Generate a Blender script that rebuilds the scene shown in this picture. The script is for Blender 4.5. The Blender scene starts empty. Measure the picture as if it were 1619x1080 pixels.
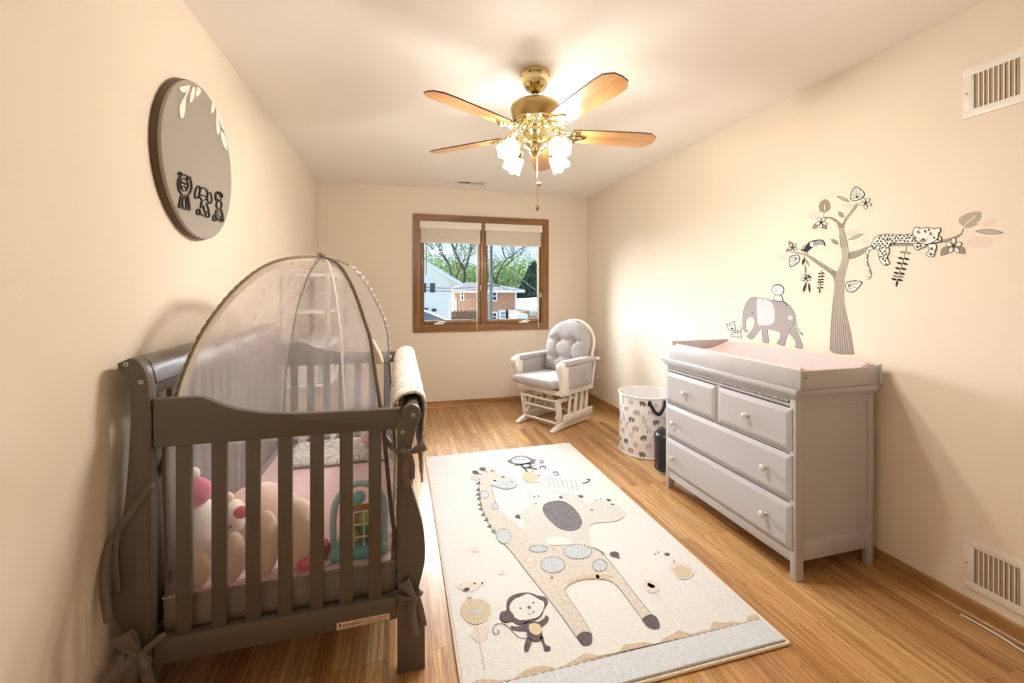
import bpy, bmesh, math, random
from mathutils import Vector, Matrix
random.seed(7)
sc = bpy.context.scene
COL = sc.collection
R = math.radians
# ------------------------------------------------------------------ camera model (image taken as 1619 x 1080)
F, CX, CY, CH = 665.0, 809.5, 459.0, 1.304
TH = math.atan(177.5 / 665.0)
SN, CS = math.sin(TH), math.cos(TH)
XL, XR, YB, YF, ZC = -0.822, 2.219, 4.75, -0.62, 2.44      # room: left, right, back, front, ceiling

def ray(u, v):
    x = (u - CX) / F
    return (x * CS + SN, -x * SN + CS, (CY - v) / F)
def pz(u, v, z):
    r = ray(u, v); t = (z - CH) / r[2]
    return Vector((r[0] * t, r[1] * t, z))
def px(u, v, X):
    r = ray(u, v); t = X / r[0]
    return Vector((X, r[1] * t, CH + r[2] * t))
def py(u, v, Y):
    r = ray(u, v); t = Y / r[1]
    return Vector((r[0] * t, Y, CH + r[2] * t))
def pplane(u, v, o, n):
    r = Vector(ray(u, v)); c = Vector((0, 0, CH)); n = Vector(n)
    t = (Vector(o) - c).dot(n) / r.dot(n)
    return c + r * t

cam = bpy.data.cameras.new('camera'); co = bpy.data.objects.new('camera', cam); COL.objects.link(co)
co.location = (0, 0, CH); co.rotation_euler = (R(90), 0, -TH)
cam.sensor_width = 36; cam.lens = F / 1619 * 36; cam.shift_y = (CY - 540) / 1619; cam.clip_start = .02; cam.clip_end = 400
sc.camera = co

# ------------------------------------------------------------------ materials
def s2l(c):
    return tuple((x / 255 / 12.92) if x / 255 <= .04045 else ((x / 255 + .055) / 1.055) ** 2.4 for x in c) + (1,)
def mat(name, rgb, rough=.5, metal=0., spec=.5, bump=None, var=None, sheen=0, coat=0, emit=None, trans=0):
    m = bpy.data.materials.new(name); m.use_nodes = True
    nt = m.node_tree; b = nt.nodes['Principled BSDF']
    b.inputs['Base Color'].default_value = s2l(rgb); b.inputs['Roughness'].default_value = rough
    b.inputs['Metallic'].default_value = metal; b.inputs['Specular IOR Level'].default_value = spec
    b.inputs['Sheen Weight'].default_value = sheen; b.inputs['Coat Weight'].default_value = coat
    b.inputs['Transmission Weight'].default_value = trans
    tc = nt.nodes.new('ShaderNodeTexCoord')
    if var:      # (scale, other colour)
        n = nt.nodes.new('ShaderNodeTexNoise'); n.inputs['Scale'].default_value = var[0]; n.inputs['Detail'].default_value = 4
        r = nt.nodes.new('ShaderNodeValToRGB'); r.color_ramp.elements[0].position = .35; r.color_ramp.elements[1].position = .68
        r.color_ramp.elements[0].color = s2l(rgb); r.color_ramp.elements[1].color = s2l(var[1])
        nt.links.new(tc.outputs['Object'], n.inputs['Vector']); nt.links.new(n.outputs['Fac'], r.inputs['Fac']); nt.links.new(r.outputs['Color'], b.inputs['Base Color'])
    if bump:     # (scale, strength, distance)
        n = nt.nodes.new('ShaderNodeTexNoise'); n.inputs['Scale'].default_value = bump[0]; n.inputs['Detail'].default_value = 3
        k = nt.nodes.new('ShaderNodeBump'); k.inputs['Strength'].default_value = bump[1]; k.inputs['Distance'].default_value = bump[2]
        nt.links.new(tc.outputs['Object'], n.inputs['Vector']); nt.links.new(n.outputs['Fac'], k.inputs['Height']); nt.links.new(k.outputs['Normal'], b.inputs['Normal'])
    if emit:
        b.inputs['Emission Color'].default_value = s2l(emit[0]); b.inputs['Emission Strength'].default_value = emit[1]
    return m

def wood(name, dark, light, axis='Y', scale=1.0, rough=.35, coat=.15):
    """straight grained wood; grain runs along the given object axis"""
    m = mat(name, light, rough, coat=coat); nt = m.node_tree; b = nt.nodes['Principled BSDF']
    tc = [n for n in nt.nodes if n.type == 'TEX_COORD'][0]
    mp = nt.nodes.new('ShaderNodeMapping'); s = [28 * scale] * 3; s['XYZ'.index(axis)] = 1.6 * scale
    mp.inputs['Scale'].default_value = s
    n = nt.nodes.new('ShaderNodeTexNoise'); n.inputs['Scale'].default_value = 1.0; n.inputs['Detail'].default_value = 6; n.inputs['Distortion'].default_value = .6
    r = nt.nodes.new('ShaderNodeValToRGB'); r.color_ramp.elements[0].position = .3; r.color_ramp.elements[1].position = .7
    r.color_ramp.elements[0].color = s2l(dark); r.color_ramp.elements[1].color = s2l(light)
    nt.links.new(tc.outputs['Object'], mp.inputs['Vector']); nt.links.new(mp.outputs['Vector'], n.inputs['Vector'])
    nt.links.new(n.outputs['Fac'], r.inputs['Fac']); nt.links.new(r.outputs['Color'], b.inputs['Base Color'])
    return m

def sheer(name, rgb, opacity):
    m = bpy.data.materials.new(name); m.use_nodes = True; nt = m.node_tree
    for n in list(nt.nodes): nt.nodes.remove(n)
    o = nt.nodes.new('ShaderNodeOutputMaterial'); t = nt.nodes.new('ShaderNodeBsdfTransparent')
    d = nt.nodes.new('ShaderNodeBsdfDiffuse'); l = nt.nodes.new('ShaderNodeBsdfTranslucent'); a = nt.nodes.new('ShaderNodeMixShader'); x = nt.nodes.new('ShaderNodeMixShader')
    d.inputs[0].default_value = s2l(rgb); l.inputs[0].default_value = s2l(rgb); a.inputs[0].default_value = .72
    # faint vertical folds change how much thread is crossed
    tc = nt.nodes.new('ShaderNodeTexCoord'); mp = nt.nodes.new('ShaderNodeMapping'); mp.inputs['Scale'].default_value = (14, 14, 1.2)
    nz = nt.nodes.new('ShaderNodeTexNoise'); nz.inputs['Scale'].default_value = 1; nz.inputs['Detail'].default_value = 2
    mr = nt.nodes.new('ShaderNodeMapRange'); mr.inputs['From Min'].default_value = .3; mr.inputs['From Max'].default_value = .7
    mr.inputs['To Min'].default_value = opacity * .85; mr.inputs['To Max'].default_value = min(1, opacity * 1.15)
    nt.links.new(tc.outputs['Object'], mp.inputs[0]); nt.links.new(mp.outputs[0], nz.inputs['Vector']); nt.links.new(nz.outputs['Fac'], mr.inputs['Value'])
    nt.links.new(mr.outputs[0], x.inputs[0])
    nt.links.new(d.outputs[0], a.inputs[1]); nt.links.new(l.outputs[0], a.inputs[2]); nt.links.new(t.outputs[0], x.inputs[1]); nt.links.new(a.outputs[0], x.inputs[2]); nt.links.new(x.outputs[0], o.inputs[0])
    return m

def glass(name):
    m = bpy.data.materials.new(name); m.use_nodes = True; nt = m.node_tree
    for n in list(nt.nodes): nt.nodes.remove(n)
    o = nt.nodes.new('ShaderNodeOutputMaterial'); t = nt.nodes.new('ShaderNodeBsdfTransparent'); g = nt.nodes.new('ShaderNodeBsdfGlossy')
    g.inputs['Roughness'].default_value = .02; x = nt.nodes.new('ShaderNodeMixShader'); f = nt.nodes.new('ShaderNodeFresnel'); f.inputs[0].default_value = 1.14
    nt.links.new(f.outputs[0], x.inputs[0]); nt.links.new(t.outputs[0], x.inputs[1]); nt.links.new(g.outputs[0], x.inputs[2]); nt.links.new(x.outputs[0], o.inputs[0])
    return m

WALLC = (236, 223, 204)
M = {}
M['wall'] = mat('wall_paint', WALLC, .75, spec=.25, bump=(160, .12, .002))
M['ceil'] = mat('ceiling_paint', (250, 244, 236), .8, spec=.2, bump=(140, .1, .002))
M['white'] = mat('white_enamel', (236, 230, 220), .4)
M['offwhite'] = mat('blind_vinyl', (238, 228, 214), .55)
M['grille_dark'] = mat('shade_and_trim_dark', (96, 84, 68), .8)
M['fin_shade'] = mat('fin_shade_tan', (176, 156, 126), .85)  # tan paints in the shade on the white vent fins
M['oak_y'] = wood('oak_trim_y', (118, 80, 42), (166, 120, 70), 'Y')
M['oak_x'] = wood('oak_trim_x', (112, 76, 40), (158, 114, 66), 'X')
M['oak_z'] = wood('oak_trim_z', (112, 76, 40), (158, 114, 66), 'Z')
M['oak_base_y'] = wood('oak_baseboard_y', (136, 94, 52), (188, 140, 86), 'Y')
M['oak_base_x'] = wood('oak_baseboard_x', (136, 94, 52), (188, 140, 86), 'X')
M['brass'] = mat('polished_brass', (224, 208, 158), .14, 1.0)
M['brass_satin'] = mat('satin_brass', (198, 172, 116), .32, 1.0)
M['blade'] = wood('blade_veneer', (172, 118, 64), (214, 166, 108), 'X', .8, .28, .3)
M['blade_edge'] = mat('blade_dark_edge', (74, 44, 24), .4)
M['chrome'] = mat('chrome', (210, 210, 212), .2, 1.0)
M['crib'] = mat('crib_grey_paint', (92, 85, 76), .34, coat=.15, bump=(120, .04, .001))
M['dresser'] = mat('dresser_grey_paint', (184, 181, 183), .38, coat=.1)
M['bead_shade'] = mat('dresser_bead_shade', (96, 90, 86), .7)
M['knob'] = mat('knob_nickel', (206, 202, 192), .3, .25)
M['bolt'] = mat('bolt_metal', (200, 196, 186), .3, .9)
M['pink_sheet'] = mat('pink_sheet', (248, 212, 216), .85, sheen=.2)
M['pad'] = mat('pink_minky', (246, 200, 202), .9, sheen=.3)
M['mesh'] = sheer('white_netting', (255, 252, 254), .27)
M['mesh_side'] = sheer('side_netting', (255, 246, 248), .52)
M['mesh_thin'] = sheer('thin_netting', (252, 248, 252), .11)
M['binding'] = mat('taupe_binding', (112, 98, 82), .75, bump=(90, .3, .002))
M['binding_pale'] = mat('pale_binding', (206, 186, 158), .8, bump=(60, .5, .003))
M['base_fabric'] = mat('taupe_base_fabric', (146, 132, 122), .85)
M['ribbon'] = mat('taupe_ribbon', (104, 92, 82), .5, sheen=.3)
M['plush_white'] = mat('plush_white', (252, 246, 240), .95, sheen=.4, bump=(220, .4, .003))
M['plush_cream'] = mat('plush_cream', (252, 226, 210), .95, sheen=.4, bump=(220, .4, .003))
M['plush_pink'] = mat('plush_pink', (240, 130, 160), .9, sheen=.3)
M['plush_coral'] = mat('plush_coral', (236, 104, 112), .9, sheen=.3)
M['maroon'] = mat('maroon_felt', (150, 60, 84), .9)
M['turq'] = mat('turquoise_plastic', (118, 200, 204), .35)
M['turq_pale'] = mat('pale_turquoise_plastic', (184, 224, 226), .35)
M['yellow'] = mat('yellow_plastic', (228, 200, 96), .4)
M['green'] = mat('green_plastic', (72, 178, 110), .4)
M['lime'] = mat('lime_plastic', (180, 200, 110), .4)
M['amber'] = mat('amber_plastic', (206, 150, 80), .4)
M['toy_white'] = mat('toy_white', (238, 238, 230), .4)
M['glider'] = mat('glider_white_paint', (238, 230, 222), .4, coat=.1)
M['cushion'] = mat('grey_microfibre', (170, 165, 164), .9, sheen=.25, var=(9, (184, 179, 178)))
M['black'] = mat('black_plastic', (26, 26, 34), .35)
M['handle_black'] = mat('black_webbing', (30, 30, 34), .8)
M['hamper'] = mat('hamper_cotton', (240, 237, 236), .9, var=(6, (232, 226, 222)))
M['pr_grey'] = mat('print_grey', (120, 112, 112), .9)
M['pr_dark'] = mat('print_black', (60, 54, 58), .9)
M['pr_pale'] = mat('print_pale', (196, 180, 168), .9)
M['shelf_post'] = mat('shelf_grey', (196, 188, 186), .5)
M['shelf_board'] = mat('shelf_white', (240, 236, 232), .5)
M['glass'] = glass('window_glass')
M['lampglass'] = mat('frosted_lamp_glass', (255, 246, 232), .4, emit=((255, 249, 240), 64))
M['label'] = mat('label_paper', (232, 204, 176), .7)
M['ink'] = mat('label_ink', (40, 30, 24), .8)
# wall stickers
def dm(n, c): M[n] = mat('sticker_' + n, c, .6, spec=.3)
dm('d_trunk', (140, 132, 122)); dm('d_stripe', (196, 186, 170)); dm('d_grey', (158, 154, 152)); dm('d_greyline', (92, 88, 88)); dm('d_black', (34, 30, 32)); dm('d_white', (244, 236, 226))
dm('d_leaf', (150, 138, 120)); dm('d_leaf2', (178, 166, 146)); dm('d_pink', (240, 206, 212)); dm('d_blush', (232, 208, 198)); dm('d_lens', (190, 180, 166)); dm('d_teal', (150, 170, 168))
# plaque
M['plaque_rim'] = mat('walnut_rim', (84, 62, 44), .5); M['plaque_face'] = mat('plaque_taupe', (162, 152, 141), .6); M['plaque_white'] = mat('plaque_leaf_white', (246, 238, 226), .5); M['plaque_black'] = mat('plaque_black', (46, 38, 32), .5)
# rug
def rm(n, c, c2): M[n] = mat('rug_' + n, c, .95, spec=.1, sheen=.2, var=(70, c2), bump=(260, .8, .006))
rm('r_field', (222, 220, 216), (214, 211, 206)); rm('r_grey', (128, 126, 130), (92, 90, 94)); rm('r_dark', (104, 94, 98), (78, 70, 74)); rm('r_line', (138, 130, 124), (116, 108, 104))
rm('r_gir', (212, 205, 197), (196, 184, 168)); rm('r_blue', (194, 200, 204), (180, 187, 192)); rm('r_ele', (208, 207, 201), (196, 194, 186)); rm('r_zeb', (230, 226, 218), (222, 216, 206))
rm('r_tan', (208, 195, 170), (192, 175, 144)); rm('r_band', (214, 217, 220), (196, 200, 204)); rm('r_brown', (206, 188, 166), (188, 166, 138)); rm('r_edge', (232, 214, 190), (222, 204, 178)); rm('r_belly', (214, 196, 164), (204, 186, 150)); rm('r_pink', (220, 210, 204), (212, 198, 190))

# ------------------------------------------------------------------ geometry collector
class G:
    """collects shapes with material slots and links them as ONE mesh object"""
    def __init__(s): s.bm = bmesh.new(); s.mats = []
    def mi(s, m):
        if isinstance(m, str): m = M[m]
        if m not in s.mats: s.mats.append(m)
        return s.mats.index(m)
    def faces(s, fs, m):
        i = s.mi(m)
        for f in fs: f.material_index = i
    def merge(s, b, m, mx=None):
        i = s.mi(m); mp = {}
        for v in b.verts: mp[v] = s.bm.verts.new(mx @ v.co if mx else v.co)
        for f in b.faces:
            try: n = s.bm.faces.new([mp[v] for v in f.verts]); n.material_index = i
            except ValueError: pass
        b.free()
    def box(s, a, b, m, bev=0., mx=None, seg=2):
        t = bmesh.new(); bmesh.ops.create_cube(t, size=1)
        for v in t.verts:
            v.co = Vector([(a[k] + b[k]) / 2 + v.co[k] * abs(b[k] - a[k]) for k in range(3)])
        if bev: bmesh.ops.bevel(t, geom=t.edges[:], offset=bev, segments=seg, affect='EDGES', profile=.5)
        s.merge(t, m, mx); return s
    def cyl(s, p, q, r, m, r2=None, n=20):
        p, q = Vector(p), Vector(q); d = q - p; t = bmesh.new()
        bmesh.ops.create_cone(t, cap_ends=True, segments=n, radius1=r, radius2=r if r2 is None else r2, depth=d.length)
        s.merge(t, m, Matrix.Translation((p + q) / 2) @ d.to_track_quat('Z', 'Y').to_matrix().to_4x4()); return s
    def ell(s, c, r, m, rot=None, nu=20, nv=14):
        t = bmesh.new(); bmesh.ops.create_uvsphere(t, u_segments=nu, v_segments=nv, radius=1)
        r = (r, r, r) if isinstance(r, (int, float)) else r
        mx = Matrix.Translation(c) @ (rot.to_4x4() if rot else Matrix()) @ Matrix.Diagonal((*r, 1))
        s.merge(t, m, mx); return s
    def lathe(s, prof, m, n=32, mx=None, cap=True):
        t = bmesh.new(); rings = []
        for r, z in prof:
            rings.append([t.verts.new((r * math.cos(2 * math.pi * i / n), r * math.sin(2 * math.pi * i / n), z)) for i in range(n)])
        for a, b in zip(rings, rings[1:]):
            for i in range(n): t.faces.new((a[i], a[(i + 1) % n], b[(i + 1) % n], b[i]))
        if cap:
            t.faces.new(rings[0][::-1]); t.faces.new(rings[-1])
        bmesh.ops.recalc_face_normals(t, faces=t.faces[:])
        s.merge(t, m, mx); return s
    def tube(s, pts, r, m, n=10, closed=False, cap=True):
        pts = [Vector(p) for p in pts]; t = bmesh.new(); rings = []; N = len(pts)
        up = Vector((0, 0, 1)); prev = None
        for i, p in enumerate(pts):
            if closed: d = pts[(i + 1) % N] - pts[i - 1]
            else: d = pts[min(i + 1, N - 1)] - pts[max(i - 1, 0)]
            d.normalize()
            if prev is None:
                a = d.cross(up)
                if a.length < .05: a = d.cross(Vector((1, 0, 0)))
            else: a = prev - d * prev.dot(d)
            a.normalize(); prev = a; b = d.cross(a)
            rr = r[i] if isinstance(r, (list, tuple)) else r
            rings.append([t.verts.new(p + (a * math.cos(2 * math.pi * k / n) + b * math.sin(2 * math.pi * k / n)) * rr) for k in range(n)])
        for i in range(N if closed else N - 1):
            A, B = rings[i], rings[(i + 1) % N]
            for k in range(n): t.faces.new((A[k], A[(k + 1) % n], B[(k + 1) % n], B[k]))
        if cap and not closed: t.faces.new(rings[0][::-1]); t.faces.new(rings[-1])
        bmesh.ops.recalc_face_normals(t, faces=t.faces[:])
        s.merge(t, m); return s
    def prism(s, pts, off, m, bev=0.):
        """closed outline (3-D points in a plane) pushed out along the vector off"""
        t = bmesh.new(); off = Vector(off); pts = [Vector(p) for p in pts]
        a = [t.verts.new(p) for p in pts]; b = [t.verts.new(p + off) for p in pts]; n = len(a)
        t.faces.new(a); t.faces.new(b[::-1])
        for i in range(n): t.faces.new((a[i], a[(i + 1) % n], b[(i + 1) % n], b[i]))
        bmesh.ops.recalc_face_normals(t, faces=t.faces[:])
        if bev:
            es = [e for e in t.edges if len(e.link_faces) == 2 and any(len(f.verts) > 4 for f in e.link_faces)]
            bmesh.ops.bevel(t, geom=es, offset=bev, segments=2, affect='EDGES', profile=.5)
        s.merge(t, m); return s
    def grid(s, P, m, closed_u=False):
        """P[i][j] points -> quads"""
        V = [[s.bm.verts.new(p) for p in row] for row in P]; i_ = s.mi(m)
        for i in range(len(V) - 1 + (1 if closed_u else 0)):
            A, B = V[i], V[(i + 1) % len(V)]
            for j in range(len(A) - 1):
                f = s.bm.faces.new((A[j], B[j], B[j + 1], A[j + 1])); f.material_index = i_
        return s
    def done(s, name, parent=None, loc=None, angle=40, smooth=True, solid=0., frame=None):
        """link; vertices are in world space and are moved into the frame of the parent (or loc)"""
        me = bpy.data.meshes.new(name)
        if parent is not None and frame is None:
            o = Vector((0, 0, 0)); p = parent
            mxs = Matrix()
            chain = []
            while p is not None: chain.append(p); p = p.parent
            for q in reversed(chain): mxs = mxs @ (Matrix.Translation(q.location) @ q.rotation_euler.to_matrix().to_4x4())
            s.bm.transform(mxs.inverted())
        elif loc is not None: s.bm.transform(Matrix.Translation(-Vector(loc)))
        s.bm.normal_update(); s.bm.to_mesh(me); s.bm.free()
        for m in s.mats: me.materials.append(m)
        if smooth:
            for p in me.polygons: p.use_smooth = True
            me.set_sharp_from_angle(angle=R(angle))
        ob = bpy.data.objects.new(name, me); COL.objects.link(ob)
        if parent is not None: ob.parent = parent
        elif loc is not None: ob.location = loc
        if solid:
            md = ob.modifiers.new('thickness', 'SOLIDIFY'); md.thickness = solid; md.offset = 0
        return ob

def tag(o, label, cat, group=None, kind=None):
    o['label'] = label; o['category'] = cat
    if group: o['group'] = group
    if kind: o['kind'] = kind
    return o
def thing(name, label, cat, loc=(0, 0, 0), rotz=0, group=None):
    o = bpy.data.objects.new(name, None); COL.objects.link(o); o.location = loc; o.rotation_euler = (0, 0, rotz); o.empty_display_size = .05
    return tag(o, label, cat, group)
def struct(o, label=None):
    o['kind'] = 'structure'
    if label: o['label'] = label
    return o
def crom(pts, k=5, closed=False):
    """Catmull-Rom through points (tuples of any dimension)"""
    P = [Vector(p) for p in pts]; n = len(P); out = []
    rng = range(n) if closed else range(n - 1)
    for i in rng:
        p0, p1, p2, p3 = (P[(i - 1) % n], P[i], P[(i + 1) % n], P[(i + 2) % n]) if closed else (P[max(i - 1, 0)], P[i], P[i + 1], P[min(i + 2, n - 1)])
        for j in range(k):
            t = j / k
            out.append(.5 * ((2 * p1) + (p2 - p0) * t + (2 * p0 - 5 * p1 + 4 * p2 - p3) * t * t + (3 * p1 - p0 - 3 * p2 + p3) * t ** 3))
    if not closed: out.append(P[-1])
    return out

class Draw:
    """flat drawing (a sticker, a woven or painted motif) traced on a surface; each layer sits a hair above the last"""
    def __init__(s, fn, ox=0, oy=0, sc_=1., step=.00028, thick=0.): s.g = G(); s.fn = fn; s.o = (ox, oy, sc_); s.step = step; s.lift = 0
    def frame(s, ox, oy, sc_): s.o = (ox, oy, sc_); return s
    def _p(s, p, L): return s.fn(s.o[0] + p[0] / s.o[2], s.o[1] + p[1] / s.o[2], s.step * (L + 1))
    def poly(s, pts, m, L=0, smooth=4):
        if smooth: pts = crom([(p[0], p[1]) for p in pts], smooth, True)
        vs = [s.g.bm.verts.new(s._p(p, L)) for p in pts]
        try: f = s.g.bm.faces.new(vs); f.material_index = s.g.mi(m)
        except ValueError: pass
        return s
    def line(s, pts, w, m, L=1, smooth=4, closed=False, taper=False):
        if smooth and len(pts) > 2: pts = crom([(p[0], p[1]) for p in pts], smooth, closed)
        pts = [Vector((p[0], p[1])) for p in pts]
        if closed: pts.append(pts[0])
        n = len(pts); A = []
        for i, p in enumerate(pts):
            if closed: d = pts[(i + 1) % (n - 1)] - pts[(i - 1) % (n - 1) if i else n - 2]
            else: d = pts[min(i + 1, n - 1)] - pts[max(i - 1, 0)]
            if d.length < 1e-9: d = Vector((1, 0))
            d.normalize(); q = Vector((-d.y, d.x)) * w / 2
            if taper: q *= max(.25, math.sin(math.pi * (i + .3) / (n - .4)))
            A.append((s.g.bm.verts.new(s._p(p + q, L)), s.g.bm.verts.new(s._p(p - q, L))))
        k = s.g.mi(m)
        for a, b in zip(A, A[1:]):
            f = s.g.bm.faces.new((a[0], a[1], b[1], b[0])); f.material_index = k
        return s
    def ell(s, cx, cy, rx, ry, m, L=0, rot=0, n=22, ring=None):
        c, q = math.cos(R(rot)), math.sin(R(rot))
        pts = [(cx + rx * math.cos(t) * c - ry * math.sin(t) * q, cy + rx * math.cos(t) * q + ry * math.sin(t) * c) for t in [2 * math.pi * i / n for i in range(n)]]
        if m: s.poly(pts, m, L, 0)
        if ring: s.line(pts, ring[1], ring[0], L + 1, 0, True)
        return s
    def lens(s, a, b, w, m, L=0, line=None):
        a, b = Vector(a), Vector(b); d = b - a; n = Vector((-d.y, d.x)).normalized()
        up = [a + d * t + n * w * math.sin(math.pi * t) for t in [i / 10 for i in range(11)]]; dn = [a + d * t - n * w * math.sin(math.pi * t) for t in [i / 10 for i in range(9, 0, -1)]]
        if m: s.poly(up + dn, m, L, 0)
        if line: s.line(up + dn, line[1], line[0], L + 1, 0, True)
        return s
    def outl(s, pts, fill, line, w, L=0):
        s.poly(pts, fill, L); s.line(pts, w, line, L + 1, 4, True); return s
    def done(s, name, parent=None, loc=None):
        bmesh.ops.recalc_face_normals(s.g.bm, faces=s.g.bm.faces[:])
        return s.g.done(name, parent, loc, smooth=False)
def inside(p, poly):
    x, y = p; r = False; n = len(poly)
    for i in range(n):
        x1, y1 = poly[i][0], poly[i][1]; x2, y2 = poly[i - 1][0], poly[i - 1][1]
        if (y1 > y) != (y2 > y) and x < (x2 - x1) * (y - y1) / (y2 - y1) + x1: r = not r
    return r

# ================================================================== THE ROOM
g = G(); g.box((XL - .1, YF - .1, -.12), (XR + .1, YB + .12, 0), 'wall')
floor = g.done('floor'); struct(floor)
def floor_mat():
    m = mat('oak_strip_floor', (200, 150, 92), .3, coat=.2); nt = m.node_tree; b = nt.nodes['Principled BSDF']
    N = nt.nodes.new; Lk = nt.links.new
    tc = [n for n in nt.nodes if n.type == 'TEX_COORD'][0]
    sx = N('ShaderNodeSeparateXYZ'); cb = N('ShaderNodeCombineXYZ'); Lk(tc.outputs['Object'], sx.inputs[0]); Lk(sx.outputs['Y'], cb.inputs['X']); Lk(sx.outputs['X'], cb.inputs['Y'])
    br = N('ShaderNodeTexBrick'); br.inputs['Scale'].default_value = 1; br.inputs['Brick Width'].default_value = .95; br.inputs['Row Height'].default_value = .0572
    br.inputs['Mortar Size'].default_value = .0007; br.inputs['Mortar Smooth'].default_value = .3; br.offset = .37; br.offset_frequency = 2; br.squash = 1
    br.inputs['Color1'].default_value = (0, 0, 0, 1); br.inputs['Color2'].default_value = (1, 1, 1, 1); br.inputs['Mortar'].default_value = (.5, .5, .5, 1); br.inputs['Bias'].default_value = 0
    Lk(cb.outputs[0], br.inputs['Vector'])
    tone = N('ShaderNodeValToRGB'); cr = tone.color_ramp; cr.elements[0].color = s2l((168, 120, 72)); cr.elements[1].color = s2l((218, 178, 126))
    for p, c in ((.3, (198, 152, 98)), (.55, (208, 164, 110)), (.8, (178, 130, 80))):
        e = cr.elements.new(p); e.color = s2l(c)
    Lk(br.outputs['Color'], tone.inputs['Fac'])
    # every strip shifts the grain so that it does not run through
    off = N('ShaderNodeVectorMath'); off.operation = 'MULTIPLY'; off.inputs[1].default_value = (7, 13, 3); Lk(br.outputs['Color'], off.inputs[0])
    add = N('ShaderNodeVectorMath'); add.operation = 'ADD'; Lk(tc.outputs['Object'], add.inputs[0]); Lk(off.outputs[0], add.inputs[1])
    m1 = N('ShaderNodeMapping'); m1.inputs['Scale'].default_value = (85, 2.2, 1); Lk(add.outputs[0], m1.inputs[0])
    n1 = N('ShaderNodeTexNoise'); n1.inputs['Scale'].default_value = 1; n1.inputs['Detail'].default_value = 7; n1.inputs['Distortion'].default_value = .5; Lk(m1.outputs[0], n1.inputs['Vector'])
    r1 = N('ShaderNodeValToRGB'); r1.color_ramp.elements[0].position = .33; r1.color_ramp.elements[1].position = .62
    r1.color_ramp.elements[0].color = (.52, .46, .40, 1); r1.color_ramp.elements[1].color = (1.06, 1.06, 1.06, 1); Lk(n1.outputs['Fac'], r1.inputs['Fac'])
    m2 = N('ShaderNodeMapping'); m2.inputs['Scale'].default_value = (24, 1.6, 1); Lk(add.outputs[0], m2.inputs[0])
    n2 = N('ShaderNodeTexNoise'); n2.inputs['Scale'].default_value = 1; n2.inputs['Detail'].default_value = 1.5; Lk(m2.outputs[0], n2.inputs['Vector'])
    ml = N('ShaderNodeMath'); ml.operation = 'MULTIPLY'; ml.inputs[1].default_value = 9.; Lk(n2.outputs['Fac'], ml.inputs[0])
    fr = N('ShaderNodeMath'); fr.operation = 'FRACT'; Lk(ml.outputs[0], fr.inputs[0])
    r2 = N('ShaderNodeValToRGB'); r2.color_ramp.elements[0].position = .0; r2.color_ramp.elements[0].color = (.62, .54, .46, 1); r2.color_ramp.elements[1].position = .3; r2.color_ramp.elements[1].color = (1, 1, 1, 1); Lk(fr.outputs[0], r2.inputs['Fac'])
    x1 = N('ShaderNodeMix'); x1.data_type = 'RGBA'; x1.blend_type = 'MULTIPLY'; x1.inputs['Factor'].default_value = .78; Lk(tone.outputs['Color'], x1.inputs['A']); Lk(r1.outputs['Color'], x1.inputs['B'])
    x2 = N('ShaderNodeMix'); x2.data_type = 'RGBA'; x2.blend_type = 'MULTIPLY'; x2.inputs['Factor'].default_value = .75; Lk(x1.outputs['Result'], x2.inputs['A']); Lk(r2.outputs['Color'], x2.inputs['B'])
    x3 = N('ShaderNodeMix'); x3.data_type = 'RGBA'; x3.blend_type = 'MIX'; x3.inputs['B'].default_value = s2l((96, 60, 30)); Lk(br.outputs['Fac'], x3.inputs['Factor']); Lk(x2.outputs['Result'], x3.inputs['A'])
    Lk(x3.outputs['Result'], b.inputs['Base Color'])
    return m
floor.data.materials.clear(); floor.data.materials.append(floor_mat())

struct(G().box((XL - .1, YF - .1, ZC), (XR + .1, YB + .12, ZC + .1), 'ceil').done('ceiling'))
struct(G().box((XL - .1, YF - .1, 0), (XL, YB, ZC), 'wall').done('wall_left'))
struct(G().box((XR, YF - .1, 0), (XR + .1, YB, ZC), 'wall').done('wall_right'))
struct(G().box((XL, YF - .1, 0), (XR, YF, ZC), 'wall').done('wall_front'))
# back wall with its window opening
WX0, WX1, WZ0, WZ1 = .210, 1.648, .905, 2.078
g = G()
g.box((XL - .1, YB, 0), (WX0, YB + .12, ZC), 'wall').box((WX1, YB, 0), (XR + .1, YB + .12, ZC), 'wall').box((WX0, YB, 0), (WX1, YB + .12, WZ0), 'wall').box((WX0, YB, WZ1), (WX1, YB + .12, ZC), 'wall')
struct(g.done('wall_back'))
# baseboards: board with eased top and a quarter-round shoe
def baseboard(name, a, b, inward, m):
    a, b, n = Vector(a), Vector(b), Vector(inward); g = G()
    prof = [(0, 0), (.012, 0), (.012, .05), (.009, .06), (.004, .064), (0, .064)]
    g.prism([a + n * p + Vector((0, 0, q)) for p, q in prof], b - a, m)
    shoe = [(.012, 0), (.028, 0)] + [(.012 + .016 * math.cos(t), .018 * math.sin(t)) for t in [R(18 * i) for i in range(1, 6)]]
    g.prism([a + n * p + Vector((0, 0, q)) for p, q in shoe], b - a, m)
    return struct(g.done(name, angle=30))
baseboard('baseboard_right', (XR, YF, 0), (XR, YB, 0), (-1, 0, 0), 'oak_base_y')
baseboard('baseboard_left', (XL, YF, 0), (XL, YB, 0), (1, 0, 0), 'oak_base_y')
baseboard('baseboard_back', (XL, YB, 0), (XR, YB, 0), (0, -1, 0), 'oak_base_x')
baseboard('baseboard_front', (XL, YF, 0), (XR, YF, 0), (0, 1, 0), 'oak_base_x')

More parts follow.
